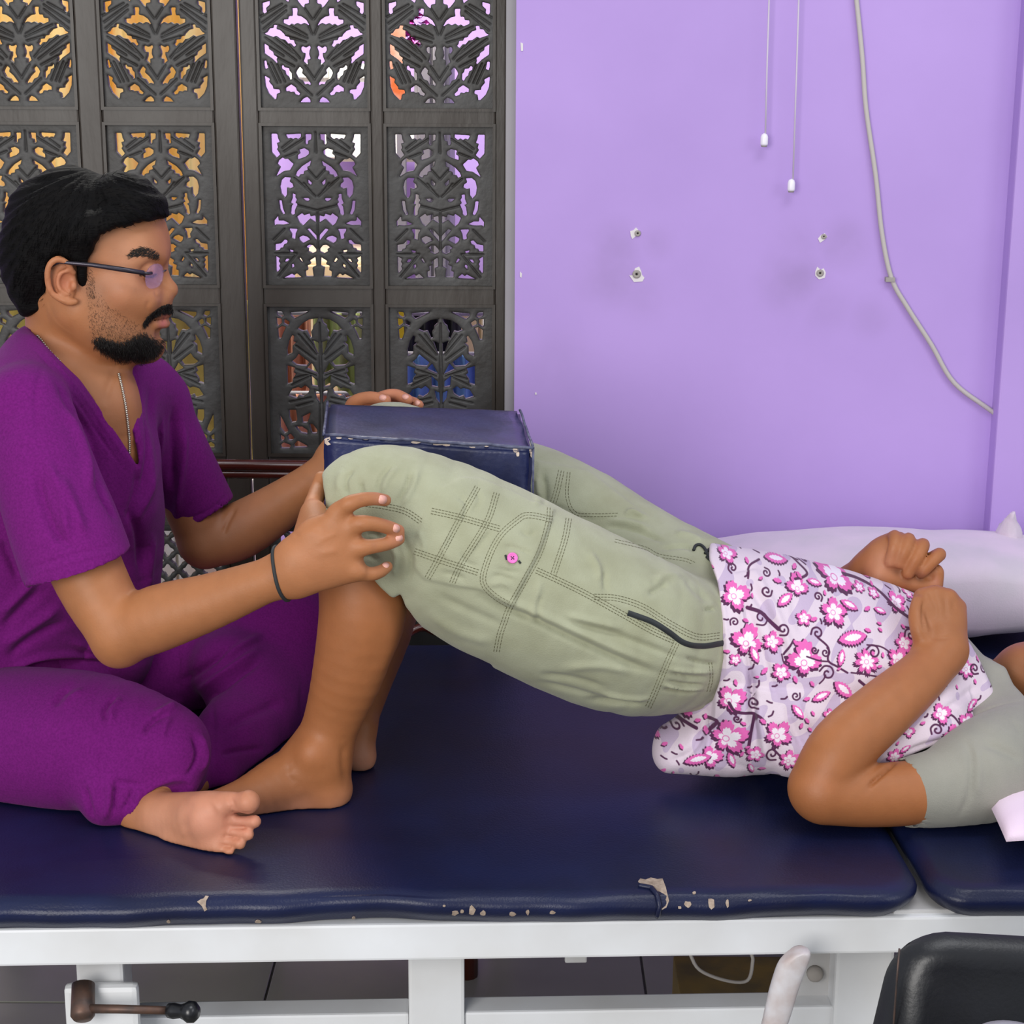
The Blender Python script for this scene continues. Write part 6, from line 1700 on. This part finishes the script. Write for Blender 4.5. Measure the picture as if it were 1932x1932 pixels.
for x, y, R, n, rot, asy in ((475, 325, 26, 4, .3, .2), (1020, 240, 34, 4, .8, .25), (965, 405, 25, 5, .2, .1), (795, 640, 30, 4, 1.5, .3), (1110, 640, 23, 8, .1, 0), (430, 1020, 30, 5, .4, .3), (520, 550, 27, 4, 1.2, .3), (660, 990, 24, 5, .9, .2),
                      (1310, 560, 18, 5, .3, .2), (1270, 640, 20, 5, 1.0, .3), (1640, 690, 17, 6, .3, 0), (1510, 1000, 22, 5, .4, .2), (1590, 940, 18, 4, .9, .3), (640, 540, 18, 5, 0, .2), (440, 830, 24, 4, .5, .3), (810, 430, 14, 5, .2, 0), (800, 290, 20, 4, 1.4, .4), (470, 120, 18, 5, 0, .2), (250, 890, 20, 4, .4, .2), (90, 1010, 16, 5, .4, .1), (1320, 370, 19, 5, .4, .2), (350, 1120, 20, 4, .2, .3), (820, 1060, 17, 5, 0, .3), (1730, 980, 18, 5, .8, .2), (680, 690, 17, 5, .9, .2), (1290, 1150, 18, 4, .3, .3)):
    cx, cy = q5c(x, y); flower(cx, cy, R, n, rot, asy); occ.append((cx, cy, R))
for x, y, L, W, rot in ((1050, 525, 27, 12, -.15), (990, 770, 21, 10, .7), (735, 145, 22, 9, .15), (1060, 370, 17, 7, .5), (300, 1130, 24, 9, -.3), (1160, 980, 15, 7, .4), (1500, 1150, 16, 7, -.3), (730, 340, 18, 8, -.6), (560, 600, 16, 7, 1.2), (1650, 860, 17, 7, -.5), (880, 800, 18, 7, -.4), (1220, 400, 12, 5, .4), (900, 260, 14, 6, .3), (760, 870, 15, 6, .9)):
    cx, cy = q5c(x, y); leaf(cx, cy, L, W, rot); occ.append((cx, cy, L))
for x, y, R, rot, sg in ((900, 150, 11, 2, 1), (640, 300, 11, 0, 1), (870, 500, 12, 3, 1), (1150, 595, 14, 3.5, 1), (900, 330, 9, 1, -1), (555, 835, 11, 1, 1), (210, 980, 12, 0, -1), (910, 690, 15, 3.4, 1), (1430, 960, 12, 2.5, 1), (490, 190, 10, 2, 1), (1360, 520, 13, 3, 1), (1690, 690, 11, 1, 1), (700, 480, 12, 2, -1), (640, 1080, 13, 1, 1), (850, 985, 12, 3, -1), (1660, 950, 14, 3.6, 1), (850, 580, 7, 0, 1), (475, 915, 7, 0, 1)):
    cx, cy = q5c(x, y); spiral(cx, cy, R, rot, sg); occ.append((cx, cy, R))
for ln, wd in (([(830, 130), (850, 170), (875, 215), (850, 235), (800, 245)], 6), ([(1085, 225), (1160, 250), (1240, 300), (1310, 390), (1390, 450)], 8), ([(870, 520), (920, 570), (915, 630), (960, 660), (1010, 690)], 5), ([(810, 610), (870, 630), (920, 635)], 4), ([(690, 600), (700, 640), (740, 665)], 4), ([(540, 380), (600, 400), (640, 440), (680, 480)], 9), ([(440, 840), (470, 880), (560, 890), (600, 920)], 7), ([(120, 930), (200, 940), (300, 985)], 8), ([(340, 930), (390, 940), (350, 1000)], 8), ([(1070, 730), (1110, 770), (1110, 830)], 7), ([(560, 240), (580, 180), (640, 150)], 5), ([(870, 740), (890, 720), (900, 700)], 4), ([(750, 530), (700, 600)], 5), ([(1330, 480), (1400, 500), (1450, 560)], 5), ([(1450, 870), (1520, 900), (1560, 960)], 5), ([(560, 900), (540, 1000), (530, 1080)], 8), ([(640, 1050), (700, 1110), (760, 1150)], 5), ([(1030, 690), (1100, 700), (1200, 720)], 4), ([(1120, 560), (1190, 570), (1240, 600)], 4)):
    stroke([q5c(*p) for p in ln], wd * .8)
r1_ = random.Random(4); cnt = 0; tries = 0
while cnt < 420 and tries < 20000:
    tries += 1
    cx, cy = U0 + r1_.uniform(20, PW - 20), V0 + r1_.uniform(20, PH - 20); R = r1_.choice([5, 6, 7, 8, 11, 15, 18])
    if any((cx - a) ** 2 + (cy - b) ** 2 < (R + c * .85) ** 2 for a, b, c in occ): continue
    occ.append((cx, cy, R)); cnt += 1; k = r1_.random()
    if R >= 11:
        if k < .4: flower(cx, cy, R, r1_.choice([4, 5, 6]), r1_.uniform(0, 3), .2)
        elif k < .75: spiral(cx, cy, R * .8, r1_.uniform(0, 6), r1_.choice([-1, 1]), 3.2)
        else: leaf(cx, cy, R, R * .42, r1_.uniform(0, 3))
    elif k < .45: leaf(cx, cy, R, R * .5, r1_.uniform(0, 3), False)
    elif k < .8:
        a = r1_.uniform(0, 3.1); stroke([(cx - R * .8 * math.cos(a), cy - R * .8 * math.sin(a)), (cx + R * .2, cy + R * .2), (cx + R * .8 * math.cos(a), cy + R * .8 * math.sin(a))], 3.4)
    else: leaf(cx, cy, R * .8, R * .4, r1_.uniform(0, 3), False)
im = bpy.data.images.new('flower_print', PW * K, PH * K, float_buffer=True, is_data=True)
buf = np.ones((PH * K, PW * K, 4), np.float32); buf[..., :3] = img[::-1]
im.pixels.foreach_set(buf.ravel()); im.update()
M_print = mat('pink_flower_print_cotton', (222, 208, 224), 0.85, bump=0.2, bscale=600, sheen=0.1, spec=0.2)
nt = M_print.node_tree; N = nt.nodes; L = nt.links
tcn = [n_ for n_ in N if n_.type == 'TEX_COORD'][0]
def dotn(vec, add, mul):
    d_ = N.new('ShaderNodeVectorMath'); d_.operation = 'DOT_PRODUCT'; d_.inputs[1].default_value = vec; L.new(tcn.outputs['Object'], d_.inputs[0])
    m_ = N.new('ShaderNodeMath'); m_.operation = 'MULTIPLY_ADD'; m_.inputs[1].default_value = mul; m_.inputs[2].default_value = add; L.new(d_.outputs['Value'], m_.inputs[0]); return m_
a1 = dotn(tuple(rt), (966 - SC * float(CAMn @ rt) - U0) / PW, SC / PW)
a2 = dotn(tuple(fw_up), 1 - (966 + SC * float(CAMn @ fw_up) - V0) / PH, SC / PH)
cmb = N.new('ShaderNodeCombineXYZ'); L.new(a1.outputs[0], cmb.inputs[0]); L.new(a2.outputs[0], cmb.inputs[1])
ti = N.new('ShaderNodeTexImage'); ti.image = im; ti.extension = 'REPEAT'; L.new(cmb.outputs[0], ti.inputs['Vector'])
L.new(ti.outputs['Color'], N['Principled BSDF'].inputs['Base Color'])

ftn = Field((0.12, 0.17, BZ - 0.002), (0.62, 0.60, 0.92), 0.0024)
ftn.chain([(1330, 1176, .38, 148), (1400, 1205, .38, 166), (1470, 1236, .38, 184), (1600, 1253, .38, 168), (1720, 1282, .38, 148), (1810, 1316, .372, 118), (1846, 1328, .37, 96)], 0.02, (0, 1, 0), 1.34)
ftn.chain([(1440, 1370, .26, 70), (1520, 1405, .235, 62), (1640, 1400, .235, 60), (1760, 1370, .24, 56)], 0.05)
ftn.chain([(1270, 1400, .30, 34), (1330, 1392, .30, 54), (1400, 1396, .31, 56), (1430, 1400, .32, 54)], 0.018, (0, 1, 0), 1.8)
ftn.chain([(1262, 1430, .285, 26), (1380, 1422, .28, 30)], 0.02, (0, 1, 0), 1.5)
edge = [(1200, 960), (1338, 960), (1340, 1024), (1338, 1056), (1352, 1098), (1360, 1160), (1366, 1240), (1356, 1290), (1345, 1322), (1322, 1334), (1200, 1350)]
ftn.prism(edge, 0.62, 0.003)
ftn.prism([(1822, 1150), (1824, 1202), (1850, 1250), (1876, 1306), (1883, 1342), (1872, 1370), (1842, 1394), (1762, 1407), (1702, 1432), (1702, 1480), (1990, 1480), (1990, 1150)], 0.62, 0.004)
ftn.chain([(1300, 1180, .38, 134), (1372, 1200, .38, 138), (1400, 1208, .38, 120)], 0.0, (0, 1, 0), 1.30, op='cut')
ftn.above(BZ + 0.0008)
Vn, Qn = ftn.mesh('n'); del ftn
Vn = smooth(Vn, Qn, 2, 0.5)
Vn = Vn + vnormals(Vn, Qn) * (0.0016 * noise3(Vn, 26, 31))[:, None]
Vn = folds(Vn, Qn, [([(1400, 1070), (1420, 1110), (1450, 1160), (1480, 1230), (1500, 1290)], 8, -0.005), ([(1412, 1060), (1440, 1110), (1470, 1170), (1500, 1250)], 8, 0.004), ([(1400, 1120), (1425, 1190), (1450, 1270), (1470, 1330)], 7, -0.005), ([(1388, 1120), (1408, 1190), (1420, 1260)], 6, 0.004),
    ([(1404, 1100), (1408, 1180), (1412, 1260), (1412, 1330), (1405, 1400)], 4, -0.005), ([(1415, 1260), (1418, 1340), (1422, 1420)], 8, -0.012), ([(1428, 1330), (1440, 1380), (1450, 1440)], 8, 0.006), ([(1480, 1330), (1500, 1380), (1520, 1420)], 7, -0.004), ([(1500, 1320), (1530, 1380)], 7, 0.003),
    ([(1360, 1110), (1368, 1170), (1374, 1240), (1366, 1300)], 4, 0.003), ([(1380, 1080), (1398, 1072), (1430, 1070)], 5, -0.003), ([(1500, 1120), (1500, 1160), (1520, 1200)], 8, -0.0025), ([(1610, 1085), (1680, 1120), (1730, 1180)], 5, -0.003), ([(1330, 1345), (1320, 1390), (1300, 1420), (1260, 1440)], 7, -0.005), ([(1345, 1340), (1340, 1390), (1330, 1430)], 6, 0.004),
    ([(1760, 1360), (1810, 1320), (1850, 1290)], 7, -0.003), ([(1740, 1400), (1800, 1370), (1860, 1350)], 7, 0.003), ([(1700, 1424), (1760, 1402), (1830, 1395)], 5, -0.004), ([(1560, 1440), (1580, 1400)], 6, -0.003)])
vq_link('printed_top', Vn, Qn, M_print, pat)

# ---- grey T-shirt
fg = Field((0.40, 0.07, BZ - 0.002), (0.80, 0.64, 0.82), 0.0026)
fg.chain([(1722, 1494, .178, 66), (1790, 1482, .18, 76), (1870, 1450, .20, 100), (1960, 1420, .25, 106)], 0.02)
fg.chain([(1780, 1312, .375, 118), (1868, 1344, .37, 120), (1950, 1366, .37, 102)], 0.04, (0, 1, 0), 1.35)
fg.chain([(1880, 1330, .56, 60), (1800, 1300, .60, 56)], 0.03)
fg.chain([(1868, 1300, .37, 76), (1900, 1310, .37, 66)], 0.03)
c_ = np.array(P(1702, 1495, .17)); fg.halfspace(c_, (-1, 0, -.03), c_ + np.array([-.06, -.12, -.08]), c_ + np.array([.03, .07, .08]))
fg.chain([(1690, 1497, .176, 62), (1725, 1494, .178, 62)], 0.0, op='cut')
fg.prism([(1822, 1160), (1824, 1203), (1856, 1237), (1898, 1259), (1912, 1292), (1945, 1330), (2080, 1370), (2080, 1140)], 0.46, 0.003)
fg.above(BZ + 0.0007)
Vg, Qg = fg.mesh('g'); del fg
Vg = smooth(Vg, Qg, 2, 0.5)
Vg = Vg + vnormals(Vg, Qg) * (0.0014 * noise3(Vg, 24, 41))[:, None]
Vg = folds(Vg, Qg, [([(1824, 1400), (1832, 1440), (1828, 1500), (1806, 1548)], 5, -0.0025), ([(1838, 1400), (1848, 1450), (1842, 1510)], 6, 0.002), ([(1714, 1432), (1716, 1490), (1716, 1556)], 2, -0.001), ([(1890, 1330), (1930, 1390)], 4, -0.001), ([(1850, 1400), (1900, 1420), (1932, 1440)], 8, -0.003)])
vq_link('t_shirt', Vg, Qg, M_tee, pat)
